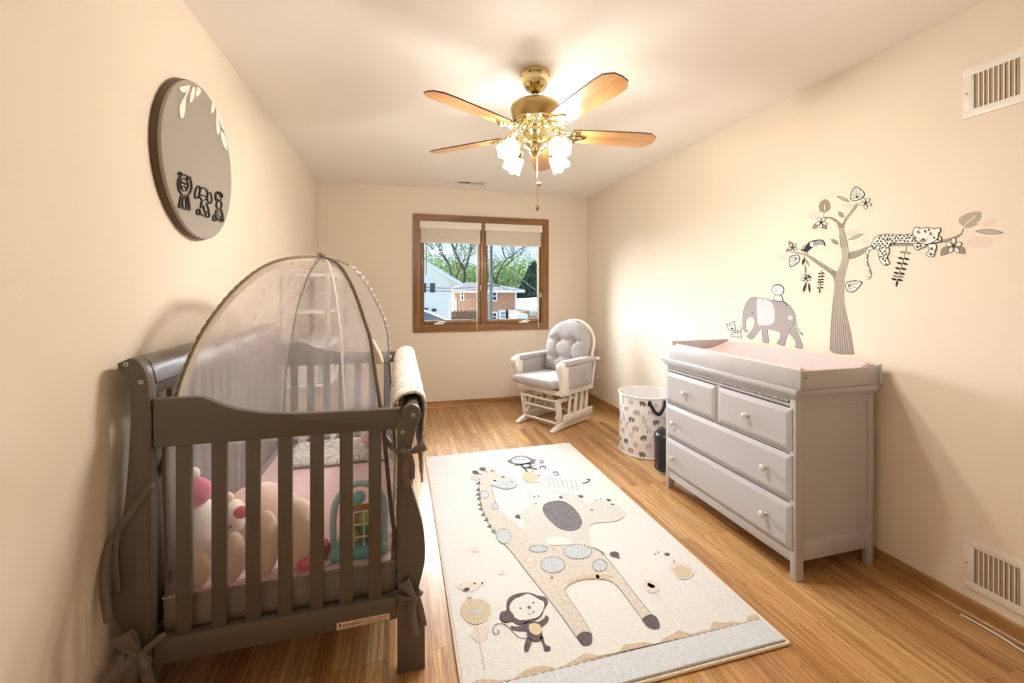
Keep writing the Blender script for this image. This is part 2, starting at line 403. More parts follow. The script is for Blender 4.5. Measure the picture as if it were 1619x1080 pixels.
# ------------------------------------------------------------------ window
win = bpy.data.objects.new('window_1', None); COL.objects.link(win); win.location = (.93, YB, WZ0); struct(win, 'oak framed double casement window in the back wall'); win['category'] = 'window'
OX0, OX1, OZ0, OZ1 = .141, 1.715, .838, 2.146
def casing(p0, p1, inner0, inner1, m, name):
    """one mitred casing board with a stepped profile"""
    g = G(); y0 = YB
    for t0, t1, d in ((0, .22, .020), (.22, .78, .016), (.78, 1, .012)):
        def lp(a, b, t): return Vector(a) * (1 - t) + Vector(b) * t
        q = [lp(p0, inner0, t0), lp(p1, inner1, t0), lp(p1, inner1, t1), lp(p0, inner0, t1)]
        g.prism([Vector((v[0], y0, v[1])) for v in q], (0, -d, 0), m, .002)
    return g.done(name, win)
casing((OX0, OZ0), (OX0, OZ1), (WX0, WZ0), (WX0, WZ1), 'oak_z', 'casing')
casing((OX1, OZ0), (OX1, OZ1), (WX1, WZ0), (WX1, WZ1), 'oak_z', 'casing')
casing((OX0, OZ1), (OX1, OZ1), (WX0, WZ1), (WX1, WZ1), 'oak_x', 'casing')
casing((OX0, OZ0), (OX1, OZ0), (WX0, WZ0), (WX1, WZ0), 'oak_x', 'casing')
MX = .926
g = G(); jt = .014
g.box((WX0, YB - .002, WZ0), (WX0 + jt, YB + .1, WZ1), 'oak_z').box((WX1 - jt, YB - .002, WZ0), (WX1, YB + .1, WZ1), 'oak_z')
g.box((WX0 + jt, YB - .002, WZ0), (WX1 - jt, YB + .1, WZ0 + jt), 'oak_x').box((WX0 + jt, YB - .002, WZ1 - jt), (WX1 - jt, YB + .1, WZ1), 'oak_x')
g.done('jamb', win)
G().box((MX - .018, YB - .006, WZ0 + jt), (MX + .018, YB + .09, WZ1 - jt), 'oak_z', .004).done('mullion', win)
for x0, x1 in ((WX0 + jt, MX - .018), (MX + .018, WX1 - jt)):
    g = G(); sw = .032; z0, z1 = WZ0 + jt, WZ1 - jt; y0, y1 = YB + .03, YB + .07
    g.box((x0, y0, z0), (x0 + sw, y1, z1), 'oak_z', .004).box((x1 - sw, y0, z0), (x1, y1, z1), 'oak_z', .004)
    g.box((x0 + sw, y0, z0), (x1 - sw, y1, z0 + sw + .008), 'oak_x', .004).box((x0 + sw, y0, z1 - sw), (x1 - sw, y1, z1), 'oak_x', .004)
    sash = g.done('sash', win)
    g = G(); e = .008
    g.box((x0 + sw, y0 + .012, z0 + sw + .008), (x0 + sw + e, y1 - .01, z1 - sw), 'grille_dark').box((x1 - sw - e, y0 + .012, z0 + sw), (x1 - sw, y1 - .01, z1 - sw), 'grille_dark').box((x0 + sw, y0 + .012, z0 + sw + .008), (x1 - sw, y1 - .01, z0 + sw + .008 + e), 'grille_dark')
    g.done('gasket', sash)
    G().box((x0 + sw - .002, y0 + .018, z0 + sw), (x1 - sw + .002, y0 + .022, z1 - sw + .002), 'glass').done('pane', sash)
for u in (694, 827.5):
    c = py(u, 508.5, YB + .02); g = G()
    g.box((c.x - .055, YB + .004, WZ0 + jt), (c.x + .055, YB + .034, WZ0 + jt + .016), 'offwhite', .005)
    g.tube([(c.x - .02, YB + .012, WZ0 + .032), (c.x, YB + .004, WZ0 + .042), (c.x + .05, YB + .002, WZ0 + .044), (c.x + .075, YB + .002, WZ0 + .036)], .006, 'offwhite')
    g.done('crank_handle', win)
g = G(); g.box((MX - .03, YB + .022, 1.30), (MX - .022, YB + .04, 1.36), 'offwhite', .002); g.done('sash_lock', win)
g = G(); g.box((WX1 - .024, YB + .018, 1.22), (WX1 - .014, YB + .04, 1.27), 'offwhite', .002); g.done('sash_lock', win)

# blinds, one per sash
def blind(x0, x1, zt, zv, zb, side, cordx, cordv):
    t = thing('window_blind', 'white raised slat blind over the %s half of the window' % side, 'blind', ((x0 + x1) / 2, YB, zb), group=None)
    G().box((x0, YB - .008, zv), (x1, YB + .028, zt), 'offwhite', .004).done('valance', t)
    g = G(); n = 13; z = zb + .018
    for i in range(n):
        g.box((x0 + .012, YB - .002, z), (x1 - .012, YB + .024, z + .0035), 'offwhite', .001, seg=1); z += (zv - zb - .014) / n
    g.box((x0 + .012, YB - .003, zb), (x1 - .012, YB + .024, zb + .016), 'offwhite', .004)
    g.box((x0 + .016, YB + .008, zb + .01), (x1 - .016, YB + .016, zv + .004), 'offwhite')
    g.done('slat_stack', t)
    wx = x0 + .07
    g = G(); g.tube([(wx, YB - .012, zv), (wx, YB - .012, zb - .01)], .003, 'white', 8).tube([(wx, YB - .012, zb - .008), (wx + .001, YB - .012, 1.47)], .004, 'black', 8).cyl((wx, YB - .012, zv - .01), (wx, YB - .0, zv + .012), .003, 'white', n=8)
    g.done('tilt_wand', t)
    g = G(); e = py(cordx, cordv, YB - .024)
    g.tube([(e.x, YB - .010, zv + .01), (e.x, YB - .024, WZ0 + .1), (e.x, YB - .024, e.z)], .0022, 'white', 6)
    g.tube([(e.x + .006, YB - .010, zv + .01), (e.x + .004, YB - .024, WZ0 + .1), (e.x + .001, YB - .024, e.z)], .0018, 'white', 6)
    g.done('lift_cord', t)
    g = G(); g.lathe([(.003, .016), (.006, .010), (.008, -.010), (.010, -.018), (.004, -.020)], 'white', 12, Matrix.Translation((e.x, YB - .024, e.z))); g.done('tassel', t)
blind(.213, .906, 2.074, 1.993, 1.832, 'left', 754, 531)
blind(.946, 1.640, 2.074, 1.990, 1.822, 'right', 851, 529)

# ------------------------------------------------------------------ vents, outlet, nail
def wall_vent(name, z0, z1, label):
    t = thing(name, label, 'vent', (XR, .937, z0)); y1, y0 = 1.181, .694; x = XR; bt, bs = .032, .035; sec, mul = .129, .015
    g = G(); g.box((x - .006, y0, z0), (x, y1, z0 + bt), 'white', .002).box((x - .006, y0, z1 - bt), (x, y1, z1), 'white', .002)
    g.box((x - .006, y1 - bs, z0 + bt - .003), (x, y1, z1 - bt + .003), 'white', .002).box((x - .006, y0, z0 + bt - .003), (x, y0 + bs, z1 - bt + .003), 'white', .002)
    for k in (1, 2):
        q = y1 - bs - k * sec - (k - 1) * mul; g.box((x - .006, q - mul, z0 + bt - .003), (x, q, z1 - bt + .003), 'white', .001)
    g.done('grille_frame', t)
    g = G(); f = G()
    for k in range(3):
        for i in range(9):
            y = y1 - bs - k * (sec + mul) - sec * (i + .5) / 9
            if i: g.box((x - .0056, y + sec / 18 - .0019, z0 + bt - .003), (x - .0030, y + sec / 18 + .0019, z1 - bt + .003), 'white')
            mx = Matrix.Translation((x - .0022, y, 0)) @ Matrix.Rotation(R(-12), 4, 'Z')
            f.box((-.0006, -.0052, z0 + bt), (.0006, .0052, z1 - bt), 'fin_shade', mx=mx)
    g.done('grille', t); f.done('deflector_fins', t)
    G().box((x - .0006, y0 + bs, z0 + bt), (x - .0001, y1 - bs, z1 - bt), 'grille_dark').done('duct_shade_sheet', t)  # flat sheet, its dark colour stands for the shade inside the slots
    for y in (y1 - .012, y0 + .012):
        G().ell((x - .006, y, (z0 + z1) / 2), (.003, .005, .005), 'bolt', nu=10, nv=8).done('screw', t)
wall_vent('wall_vent', 1.998, 2.198, 'white slotted return air grille high on the right wall near ceiling')
wall_vent('wall_vent', .104, .306, 'white slotted air grille low on the right wall above the baseboard')
t = thing('ceiling_vent', 'small white slotted register in the ceiling above the window', 'vent', (.73, 4.4, ZC))
g = G(); g.box((.575, 4.345, ZC - .006), (.885, 4.365, ZC), 'white', .002).box((.575, 4.435, ZC - .006), (.885, 4.455, ZC), 'white', .002).box((.575, 4.36, ZC - .006), (.597, 4.44, ZC), 'white', .002).box((.863, 4.36, ZC - .006), (.885, 4.44, ZC), 'white', .002).box((.724, 4.36, ZC - .006), (.736, 4.44, ZC), 'white', .001)
g.done('register_frame', t)
g = G()
for i in range(19):
    x = .604 + i * .0142
    g.box((-.0008, -.04, -.008), (.0008, .04, .008), 'white', mx=Matrix.Translation((x, 4.4, ZC - .007)) @ Matrix.Rotation(R(35 if i < 9 else -35), 4, 'Y'))
g.done('louvre', t)
G().box((.595, 4.36, ZC - .0012), (.865, 4.44, ZC - .0003), 'grille_dark').done('duct_shade_sheet', t)  # flat dark sheet painting the shade behind the louvres

t = thing('wall_jack', 'small almond wall plate low on the right wall behind the rocking chair', 'wall plate', (XR, 4.41, .27))
G().box((XR - .006, 4.352, .236), (XR, 4.468, .308), 'offwhite', .003).done('plate', t)
g = G(); g.cyl((XR - .006, 4.41, .272), (XR - .016, 4.41, .272), .007, 'bolt', n=12).cyl((XR - .006, 4.41, .272), (XR - .009, 4.41, .272), .011, 'grille_dark', n=12); g.done('socket', t)
c = py(579, 346, YB)
g = G(); g.cyl(c + Vector((0, .01, 0)), c + Vector((0, -.012, 0)), .003, 'grille_dark', n=10); g.ell(c + Vector((0, -.012, 0)), (.005, .002, .005), 'bolt', nu=10, nv=6)
tag(g.done('nail', loc=c), 'tiny bare nail in the back wall left of the window', 'nail')
# thin pale tube put in for the highlight on the right shoe moulding
pts = [pz(u, v, .02) for u, v in ((1519, 966), (1545, 980), (1570, 994), (1595, 1009), (1622, 1026))]
for p in pts: p.x = min(p.x, XR - .030); p.z = .006
pts += [Vector((XR - .034, .8, .006)), Vector((XR - .034, .4, .006))]
o = G().tube([tuple(p) for p in crom(pts, 4)], .0035, 'white', 8).done('cable', loc=pts[0]); tag(o, 'thin white tube drawn in as a highlight along the right baseboard', 'cable')

# ================================================================== CEILING FAN
FX, FY = .683, 2.091
fan = thing('ceiling_fan', 'brass ceiling fan with five oak blades and four lit glass shades', 'ceiling fan', (FX, FY, ZC))
T = Matrix.Translation
at = T((FX, FY, 0))
G().lathe([(.0, 2.44), (.074, 2.44), (.077, 2.432), (.077, 2.418), (.071, 2.412), (.068, 2.404), (.068, 2.388), (.060, 2.368), (.045, 2.350), (.026, 2.340), (.0, 2.338)], 'brass', 40, at).done('canopy', fan)
g = G(); g.lathe([(.0, 2.345), (.022, 2.343), (.016, 2.330), (.0, 2.328)], 'blade_edge', 24, at); g.cyl((FX, FY, 2.37), (FX, FY, 2.28), .011, 'brass', n=20); g.done('downrod', fan)
G().lathe([(.0, 2.298), (.02, 2.298), (.06, 2.292), (.106, 2.276), (.125, 2.262), (.128, 2.252), (.126, 2.236), (.116, 2.196), (.109, 2.186), (.0, 2.186)], 'brass_satin', 48, at).done('motor_housing', fan)
g = G(); g.lathe([(.0, 2.19), (.112, 2.188), (.116, 2.180), (.100, 2.168), (.075, 2.150), (.060, 2.140), (.0, 2.140)], 'brass', 48, at)
for i in range(40):
    a = 2 * math.pi * i / 40; g.ell((FX + .098 * math.cos(a), FY + .098 * math.sin(a), 2.170), (.009, .004, .013), 'brass', Matrix.Rotation(a, 3, 'Z'), 8, 6)
g.done('gallery_ring', fan)
BZ = 2.118
for k in range(5):
    a = R(-150 + 72 * k); mx = T((FX, FY, BZ)) @ Matrix.Rotation(a, 4, 'Z') @ Matrix.Rotation(R(-12), 4, 'X')
    out = [(.20, -.052), (.30, -.060), (.56, -.068), (.62, -.064), (.658, -.036), (.664, 0), (.658, .036), (.62, .064), (.56, .068), (.30, .060), (.20, .052), (.185, .03), (.185, -.03)]
    g = G(); t_ = bmesh.new()
    lo = [t_.verts.new((x, y, 0)) for x, y in out]; hi = [t_.verts.new((x, y, .006)) for x, y in out]; n = len(out)
    t_.faces.new(lo[::-1]); t_.faces.new(hi)
    for i in range(n): t_.faces.new((lo[i], lo[(i + 1) % n], hi[(i + 1) % n], hi[i]))
    g.merge(t_, 'blade')
    g.mi('blade_edge')
    for f in g.bm.faces:
        if len(f.verts) == 4 or f.calc_center_median().z > .004: f.material_index = 1
    bl = g.done('blade', None, smooth=False); bl.parent = fan
    bl.matrix_local = T((0, 0, -ZC)) @ T((0, 0, BZ)) @ Matrix.Rotation(a, 4, 'Z') @ Matrix.Rotation(R(-12), 4, 'X')
    # blade iron: arm, scrolls and a three lobed plate under the blade root
    g = G()
    g.tube(crom([(.07, 0, .046), (.105, 0, .036), (.135, 0, .010), (.17, 0, -.007), (.20, 0, -.006)], 4), .009, 'brass', 10)
    plate = crom([(.16, -.016), (.19, -.046), (.225, -.050), (.235, -.028), (.265, -.012), (.275, 0), (.265, .012), (.235, .028), (.225, .050), (.19, .046), (.16, .016)], 4, True)
    g.prism([Vector((p[0], p[1], -.001)) for p in plate], (0, 0, -.006), 'brass')
    for sy in (-1, 1):
        g.tube(crom([(.10, 0, .034), (.125, .022 * sy, .022), (.15, .036 * sy, .004), (.18, .046 * sy, -.006), (.205, .050 * sy, -.007)], 4), .006, 'brass', 8)
        g.ell((.118, .018 * sy, .026), (.014, .008, .008), 'brass', nu=10, nv=8); g.ell((.145, .030 * sy, .008), (.013, .008, .008), 'brass', nu=10, nv=8)
        g.ell((.212, .034 * sy, -.008), (.016, .010, .004), 'brass', nu=10, nv=6)
    for x in (.215, .245): g.ell((x, 0, -.008), (.012, .008, .004), 'brass', nu=10, nv=6)
    ir = g.done('blade_iron', None); ir.parent = fan; ir.matrix_local = T((0, 0, -ZC)) @ T((0, 0, BZ)) @ Matrix.Rotation(a, 4, 'Z') @ Matrix.Rotation(R(-12), 4, 'X')
G().lathe([(.0, 2.145), (.062, 2.142), (.064, 2.125), (.050, 2.112), (.046, 2.09), (.056, 2.078), (.060, 2.064), (.048, 2.046), (.026, 2.034), (.030, 2.024), (.018, 2.008), (.0, 2.004)], 'brass', 36, at).done('light_kit', fan)
for k in range(4):
    a = R(24 + 90 * k); d = Vector((math.cos(a), math.sin(a), 0)); c = Vector((FX, FY, 0))
    def Q(r, z): return c + d * r + Vector((0, 0, z))
    g = G(); g.tube(crom([Q(.045, 2.066), Q(.075, 2.078), Q(.105, 2.070), Q(.125, 2.048)], 5), .007, 'brass', 10)
    ax = (d * .72 + Vector((0, 0, -.69))).normalized(); q = ax.to_track_quat('Z', 'Y').to_matrix().to_4x4()
    base = Q(.122, 2.052)
    g.lathe([(.0, -.012), (.018, -.010), (.022, .0), (.024, .022), (.020, .026), (.0, .026)], 'brass', 20, T(base) @ q)
    g.ell(Q(.075, 2.085), (.012, .012, .012), 'brass', nu=10, nv=8)
    arm = g.done('lamp_arm', fan)
    g = G(); n = 36; prof = [(.020, .020), (.034, .030), (.042, .048), (.045, .070), (.047, .090), (.052, .104)]
    rings = []
    for i in range(n):
        th = 2 * math.pi * i / n; row = []
        for j, (r, z) in enumerate(prof):
            w = j / (len(prof) - 1)
            row.append((T(base) @ q) @ Vector(((r + .002 * w * math.cos(6 * th)) * math.cos(th), (r + .002 * w * math.cos(6 * th)) * math.sin(th), z + .005 * w * math.cos(6 * th))))
        rings.append(row)
    g.grid(rings, 'lampglass', True); sh = g.done('lamp_shade', fan, solid=.002)
    sh['label'] = 'frosted tulip glass shade, lit'
    ld = bpy.data.lights.new('lamp_bulb', 'SPOT'); ld.energy = 20; ld.color = (1.0, .955, .87); ld.spot_size = R(165); ld.spot_blend = .35; ld.shadow_soft_size = .035
    lo = bpy.data.objects.new('lamp_bulb', ld); COL.objects.link(lo); lo.location = base + ax * .112; lo.rotation_euler = ax.to_track_quat('-Z', 'Y').to_euler()
def chain(name, x, y, z0, z1, knob):
    g = G(); g.tube([(x, y, z0), (x, y, z1)], .0016, 'brass', 6)
    z = z0
    while z > z1: g.ell((x, y, z), .0026, 'brass', nu=6, nv=4); z -= .008
    ch = g.done('pull_chain', fan); g = G(); knob(g, x, y, z1); g.done('pull_knob', ch)
chain('c', FX + .004, FY - .03, 2.05, 1.862, lambda g, x, y, z: g.ell((x + .008, y, z - .010), .013, 'brass_satin', nu=14, nv=10))
chain('c', FX + .006, FY - .02, 2.05, 1.748, lambda g, x, y, z: g.lathe([(.0, 0), (.004, -.002), (.009, -.018), (.008, -.026), (.005, -.032), (.0, -.033)], 'oak_z', 14, T((x, y, z))))

# ================================================================== DRESSER
DX, DX1, DY0, DY1 = 1.708, 2.176, 1.487, 2.437
dr = thing('dresser', 'grey painted four drawer dresser against the right wall', 'dresser', ((DX + DX1) / 2, (DY0 + DY1) / 2, 0))
def leg(x0, x1, y0, y1): G().box((x0, y0, 0), (x1, y1, .836), 'dresser', .003).done('corner_post', dr)
leg(DX, DX + .045, DY0, DY0 + .030); leg(DX, DX + .045, DY1 - .030, DY1); leg(DX1 - .035, DX1, DY0, DY0 + .03); leg(DX1 - .035, DX1, DY1 - .03, DY1)
for y0, y1, s in ((DY0, DY0 + .02, 1), (DY1 - .02, DY1, -1)):
    g = G(); yy = (DY0 + .008, DY0 + .018) if s > 0 else (DY1 - .018, DY1 - .008)
    g.box((DX + .04, yy[0], .1), (DX1 - .03, yy[1], .83), 'dresser')                              # recessed panel
    ye = (DY0 + .002, DY0 + .02) if s > 0 else (DY1 - .02, DY1 - .002)
    g.box((DX + .044, ye[0], .085), (DX1 - .034, ye[1], .175), 'dresser', .002).box((DX + .044, ye[0], .775), (DX1 - .034, ye[1], .836), 'dresser', .002)
    g.done('side_panel', dr)
G().box((DX1 - .012, DY0 + .02, .08), (DX1 - .004, DY1 - .02, .83), 'dresser').done('back_panel', dr)
g = G()
x0, x1 = DX + .002, DX + .018
g.box((x0, DY0 + .03, .075), (x1, DY1 - .03, .125), 'dresser', .002).box((x0, DY0 + .03, .345), (x1, DY1 - .03, .352), 'dresser').box((x0, DY0 + .03, .566), (x1, DY1 - .03, .574), 'dresser')
g.box((x0, DY0 + .03, .776), (x1, DY1 - .03, .836), 'dresser', .002).box((x0, 1.948, .57), (x1, 1.978, .78), 'dresser')
g.box((DX + .022, DY0 + .02, .08), (DX1 - .014, DY1 - .02, .10), 'dresser')
g.done('face_frame', dr)
g = G(); n = 66
for i in range(n):
    y = DY0 + .034 + (DY1 - DY0 - .068) * (i + .5) / n
    g.ell((DX - .001, y, .800), (.0055, .0052, .0065), 'dresser', nu=8, nv=6)
g.box((DX - .001, DY0 + .03, .8085), (DX + .004, DY1 - .03, .812), 'dresser')
g.done('bead_moulding', dr)
G().box((DX + .0005, DY0 + .03, .792), (DX + .003, DY1 - .03, .808), 'bead_shade').done('bead_shade_strip', dr)  # darker strip, shade between the beads put into its colour
g = G()   # moulded top
def ring(o, z0, z1, bev): g.box((DX - o, DY0 - o, z0), (DX1 + min(o, .004), DY1 + o, z1), 'dresser', bev)
ring(.006, .816, .826, .002); ring(.013, .824, .836, .004); ring(.022, .835, .862, .007)
g.done('dresser_top', dr)
def drawer(y0, y1, z0, z1, knobs):
    g = G(); X = DX
    e = .022
    t = bmesh.new()
    a = [t.verts.new(p) for p in ((X + .012, y0, z0), (X + .012, y1, z0), (X + .012, y1, z1), (X + .012, y0, z1))]
    b = [t.verts.new((X - .004, v.co.y, v.co.z)) for v in a]
    c = [t.verts.new((X - .014, v.co.y + (e if v.co.y < (y0 + y1) / 2 else -e), v.co.z + (e if v.co.z < (z0 + z1) / 2 else -e))) for v in a]
    t.faces.new(c); t.faces.new(a)
    for p, q in ((a, b), (b, c)):
        for i in range(4): t.faces.new((p[i], p[(i + 1) % 4], q[(i + 1) % 4], q[i]))
    bmesh.ops.recalc_face_normals(t, faces=t.faces[:]); bmesh.ops.bevel(t, geom=t.edges[:], offset=.002, segments=2, affect='EDGES')
    g.merge(t, 'dresser')
    g.box((X + .010, y0 + .01, z0 + .012), (X + .40, y1 - .01, z1 - .02), 'dresser')
    d = g.done('drawer', dr, smooth=False)
    for ky in knobs:
        k = G().lathe([(.0, 0), (.009, 0), (.007, .006), (.006, .012), (.012, .017), (.0165, .024), (.0165, .029), (.010, .035), (.0, .036)], 'knob', 20, T((X - .014, ky, (z0 + z1) / 2)) @ Matrix.Rotation(R(-90), 4, 'Y')).done('knob', d)
yn, yf = DY0 + .014, DY1 - .022
drawer(1.974, yf, .578, .770, [2.207]); drawer(yn, 1.952, .578, .770, [1.738])
drawer(yn, yf, .356, .560, [2.317, 1.628]); drawer(yn, yf, .130, .338, [2.323, 1.632])

# changing tray on top with a contoured pad
tray = thing('changing_tray', 'grey wooden changing tray on top of the dresser', 'changing tray', (1.94, 1.92, .862))
TX0, TX1, TY0, TY1, TZ = 1.706, 2.178, 1.462, 2.400, .8625
G().box((TX0, TY0, TZ), (TX0 + .016, TY1, .947), 'dresser', .003).done('front_board', tray)
G().box((TX1 - .016, TY0 + .0, TZ), (TX1, TY1, .952), 'dresser', .004).done('back_board', tray)
for y in (TY0, TY1 - .016):
    g = G(); g.box((TX0 + .016, y, TZ), (TX1 - .016, y + .016, .946 if y == TY0 else .972), 'dresser', .004)
    b = g.done('end_board', tray)
g = G(); g.box((TX1 - .010, TY0 - .006, TZ), (TX1 + .006, TY0 + .002, .957), 'dresser', .003); g.done('corner_cleat', tray)
g = G(); g.cyl((TX0 + .03, TY0 - .0012, .915), (TX0 + .03, TY0 + .002, .915), .0045, 'grille_dark', n=12); g.done('screw_hole', tray)
pad = G(); P = []; ny, nx = 170, 80
for i in range(nx + 1):
    a = i / nx; x = TX0 + .018 + (TX1 - TX0 - .036) * a; row = []
    for j in range(ny + 1):
        b = j / ny; y = TY0 + .018 + (TY1 - TY0 - .036) * b
        side = .968 + .008 * a - .058 * math.sin(math.pi * a) ** .8
        edge = min(1, min(a, 1 - a) / .05, min(b, 1 - b) / .012); rr = math.sqrt(max(0, 1 - (1 - edge) ** 2))
        z = TZ + .006 + (side - TZ - .006) * (.25 + .75 * rr) + .0035 * max(0, math.sin(a * 2 * math.pi * 20) * math.sin(b * 2 * math.pi * 40)) * rr
        row.append((x, y, z))
    P.append(row)
pad.grid(P, 'pad')
base = [p for p in P[0]] + [P[i][-1] for i in range(1, nx + 1)] + P[-1][-2::-1] + [P[i][0] for i in range(nx - 1, 0, -1)]
lo = [(p[0], p[1], TZ + .001) for p in base]
pad.grid([[a, b] for a, b in zip(base, lo)] + [[base[0], lo[0]]], 'pad')
bmesh.ops.remove_doubles(pad.bm, verts=pad.bm.verts[:], dist=1e-6); bmesh.ops.recalc_face_normals(pad.bm, faces=pad.bm.faces[:])
o = pad.done('changing_pad', loc=(1.94, 1.92, TZ), angle=80)
tag(o, 'pink dimpled contoured changing pad lying in the tray on the dresser', 'changing pad')

# ================================================================== HAMPER AND BIN
HX, HY, HR, HZ = 1.945, 3.045, .212, .468
hm = thing('laundry_hamper', 'round white fabric hamper printed with grey animals, beside the dresser', 'hamper', (HX, HY, 0))
at = T((HX, HY, 0))
def hr(z, th): return HR * (.965 + .035 * abs(z / HZ - .5) * 2) + .004 * math.sin(5 * th + 9 * z) * math.sin(math.pi * min(1, z / HZ))
def hp(th, z, o=0.): r = hr(z, th) + o; return Vector((HX + r * math.cos(th), HY + r * math.sin(th), z))
g = G(); n = 64
g.grid([[hp(2 * math.pi * i / n, HZ * j / 24) for j in range(25)] for i in range(n)], 'hamper', True)
g.grid([[Vector((HX, HY, 0)) + (hp(2 * math.pi * i / n, HZ * j / 24, -.004) - Vector((HX, HY, 0))) + Vector((0, 0, .003 if j == 0 else 0)) for j in range(25)] for i in range(n)], 'hamper', True)
g.bm.faces.new([g.bm.verts.new(hp(2 * math.pi * i / n, .001, -.003)) for i in range(n)])
# print: small animal silhouettes wrapped on the cloth
ELE = [(-10, 6), (-13, 2), (-14, -4), (-12, -5), (-11, -1), (-9, -2), (-8, -9), (-4, -9), (-4, -4), (3, -4), (3, -9), (7, -9), (8, -2), (10, 2), (9, 7), (4, 9), (-4, 9)]
ZEB = [(-11, 9), (-14, 6), (-13, 4), (-9, 5), (-7, 1), (-8, -9), (-6, -9), (-5, -3), (4, -3), (5, -9), (7, -9), (7, 1), (6, 4), (-4, 5), (-8, 10)]
GIR = [(-6, 16), (-10, 13), (-6, 12), (-3, 1), (-5, -12), (-3, -12), (-1, -4), (5, -4), (6, -12), (8, -12), (8, 2), (0, 5), (-3, 16)]
LIO = [(8 * math.cos(t) * (1 + .12 * (i % 2)), 8 * math.sin(t) * (1 + .12 * (i % 2))) for i, t in enumerate([2 * math.pi * k / 16 for k in range(16)])]
rows = 7; random.seed(11); kind = 0
for r_ in range(rows):
    z = .036 + r_ * .064
    for c_ in range(14):
        th = 2 * math.pi * (c_ + .5 * (r_ % 2) + random.uniform(-.12, .12)) / 14; zz = z + random.uniform(-.008, .008); kind = (kind + random.choice((1, 2, 3))) % 5
        fl = random.choice((-1, 1)); ro = R(random.uniform(-14, 14)); sc_ = .0021
        def wrap(x, y, o): 
            X = x * math.cos(ro) - y * math.sin(ro); Y = x * math.sin(ro) + y * math.cos(ro)
            return hp(th + fl * X * sc_ / HR, min(HZ - .012, max(.006, zz + Y * sc_)), o)
        shape = (ELE, ZEB, GIR, LIO, ELE)[kind]; sh = crom(shape, 3, True) if kind != 3 else [Vector(p) for p in shape]
        D = Draw(lambda u, v, o: wrap(u, v, .0006 + o)); D.g.bm.free(); D.g = g
        if kind in (0, 4): D.poly([(p[0], p[1]) for p in sh], 'pr_grey' if kind == 0 else 'pr_pale', 0, 0); D.line(sh, .7, 'pr_dark', 1, 0, True)
        else:
            D.line(sh, 1.0, 'pr_dark', 0, 0, True)
            if kind == 1:
                for k in range(-4, 6, 3): D.line([(k, 5), (k - .5, -2)], .9, 'pr_dark', 0, 0)
            if kind == 2:
                for k in ((-1, 8), (1, 2), (5, 0)): D.ell(k[0], k[1], 1.3, 1.3, 'pr_pale', 0, n=8)
            if kind == 3: D.ell(0, 0, 5, 5, 'pr_pale', 0, n=12); D.ell(-1.6, 1, .7, .7, 'pr_dark', 1, n=6); D.ell(1.6, 1, .7, .7, 'pr_dark', 1, n=6)
g.done('fabric_body', hm, angle=60)
G().tube([(HX + (HR + .002) * math.cos(2 * math.pi * i / 60), HY + (HR + .002) * math.sin(2 * math.pi * i / 60), HZ) for i in range(60)], .007, 'hamper', 8, True).done('rim_piping', hm)
G().tube([(HX + (HR + .001) * math.cos(2 * math.pi * i / 60), HY + (HR + .001) * math.sin(2 * math.pi * i / 60), .006) for i in range(60)], .005, 'hamper', 8, True).done('base_piping', hm)
def strap(pts, w, m, nrm, th=.0016):
    """flat webbing along a 3-D path; w across, nrm the direction the flat side faces (function of point)"""
    g = G(); P = crom(pts, 6); A = []
    for i, p in enumerate(P):
        d = (P[min(i + 1, len(P) - 1)] - P[max(i - 1, 0)]).normalized(); n = Vector(nrm(p)).normalized(); s = d.cross(n).normalized() * w / 2
        A.append([p + s, p - s])
    return g.grid(A, m)
hth = math.atan2(-HY, -HX) + .42
def hpt(dt, z, o): q = Vector((HX, HY, z)) + Vector((math.cos(hth + dt), math.sin(hth + dt), 0)) * (HR + o); return q
for s in (0, math.pi):
    hth2 = hth; hth = hth + s
    o = strap([hpt(-.30, HZ - .055, .003), hpt(-.28, HZ - .02, .006), hpt(-.25, HZ - .045, .016), hpt(-.08, HZ - .105, .020), hpt(.08, HZ - .105, .020), hpt(.25, HZ - .045, .016), hpt(.28, HZ - .02, .006), hpt(.30, HZ - .055, .003)], .024, 'handle_black', lambda p: (p.x - HX, p.y - HY, 0)).done('carry_handle', hm, solid=.0025)
    hth = hth2
o = None
BX, BY = 1.892, 2.672
bn = thing('pedal_bin', 'small black pedal bin on the floor between hamper and dresser', 'bin', (BX, BY, 0))
at = T((BX, BY, 0))
G().lathe([(.0, .0), (.092, .0), (.095, .006), (.097, .012), (.092, .014), (.094, .235), (.0, .235)], 'black', 36, at).done('bin_body', bn)
G().lathe([(.0, .236), (.098, .236), (.100, .242), (.098, .254), (.080, .272), (.045, .281), (.0, .284)], 'black', 36, at).done('bin_lid', bn)
d = Vector((-.80, -.60, 0)); sd = Vector((.60, -.80, 0)); c = Vector((BX, BY, .018)) + d * .088
g = G(); g.prism([c + sd * .026, c + d * .038 + sd * .022 + Vector((0, 0, -.006)), c + d * .042 + Vector((0, 0, -.007)), c + d * .038 - sd * .022 + Vector((0, 0, -.006)), c - sd * .026], (0, 0, .006), 'chrome'); g.done('foot_pedal', bn)

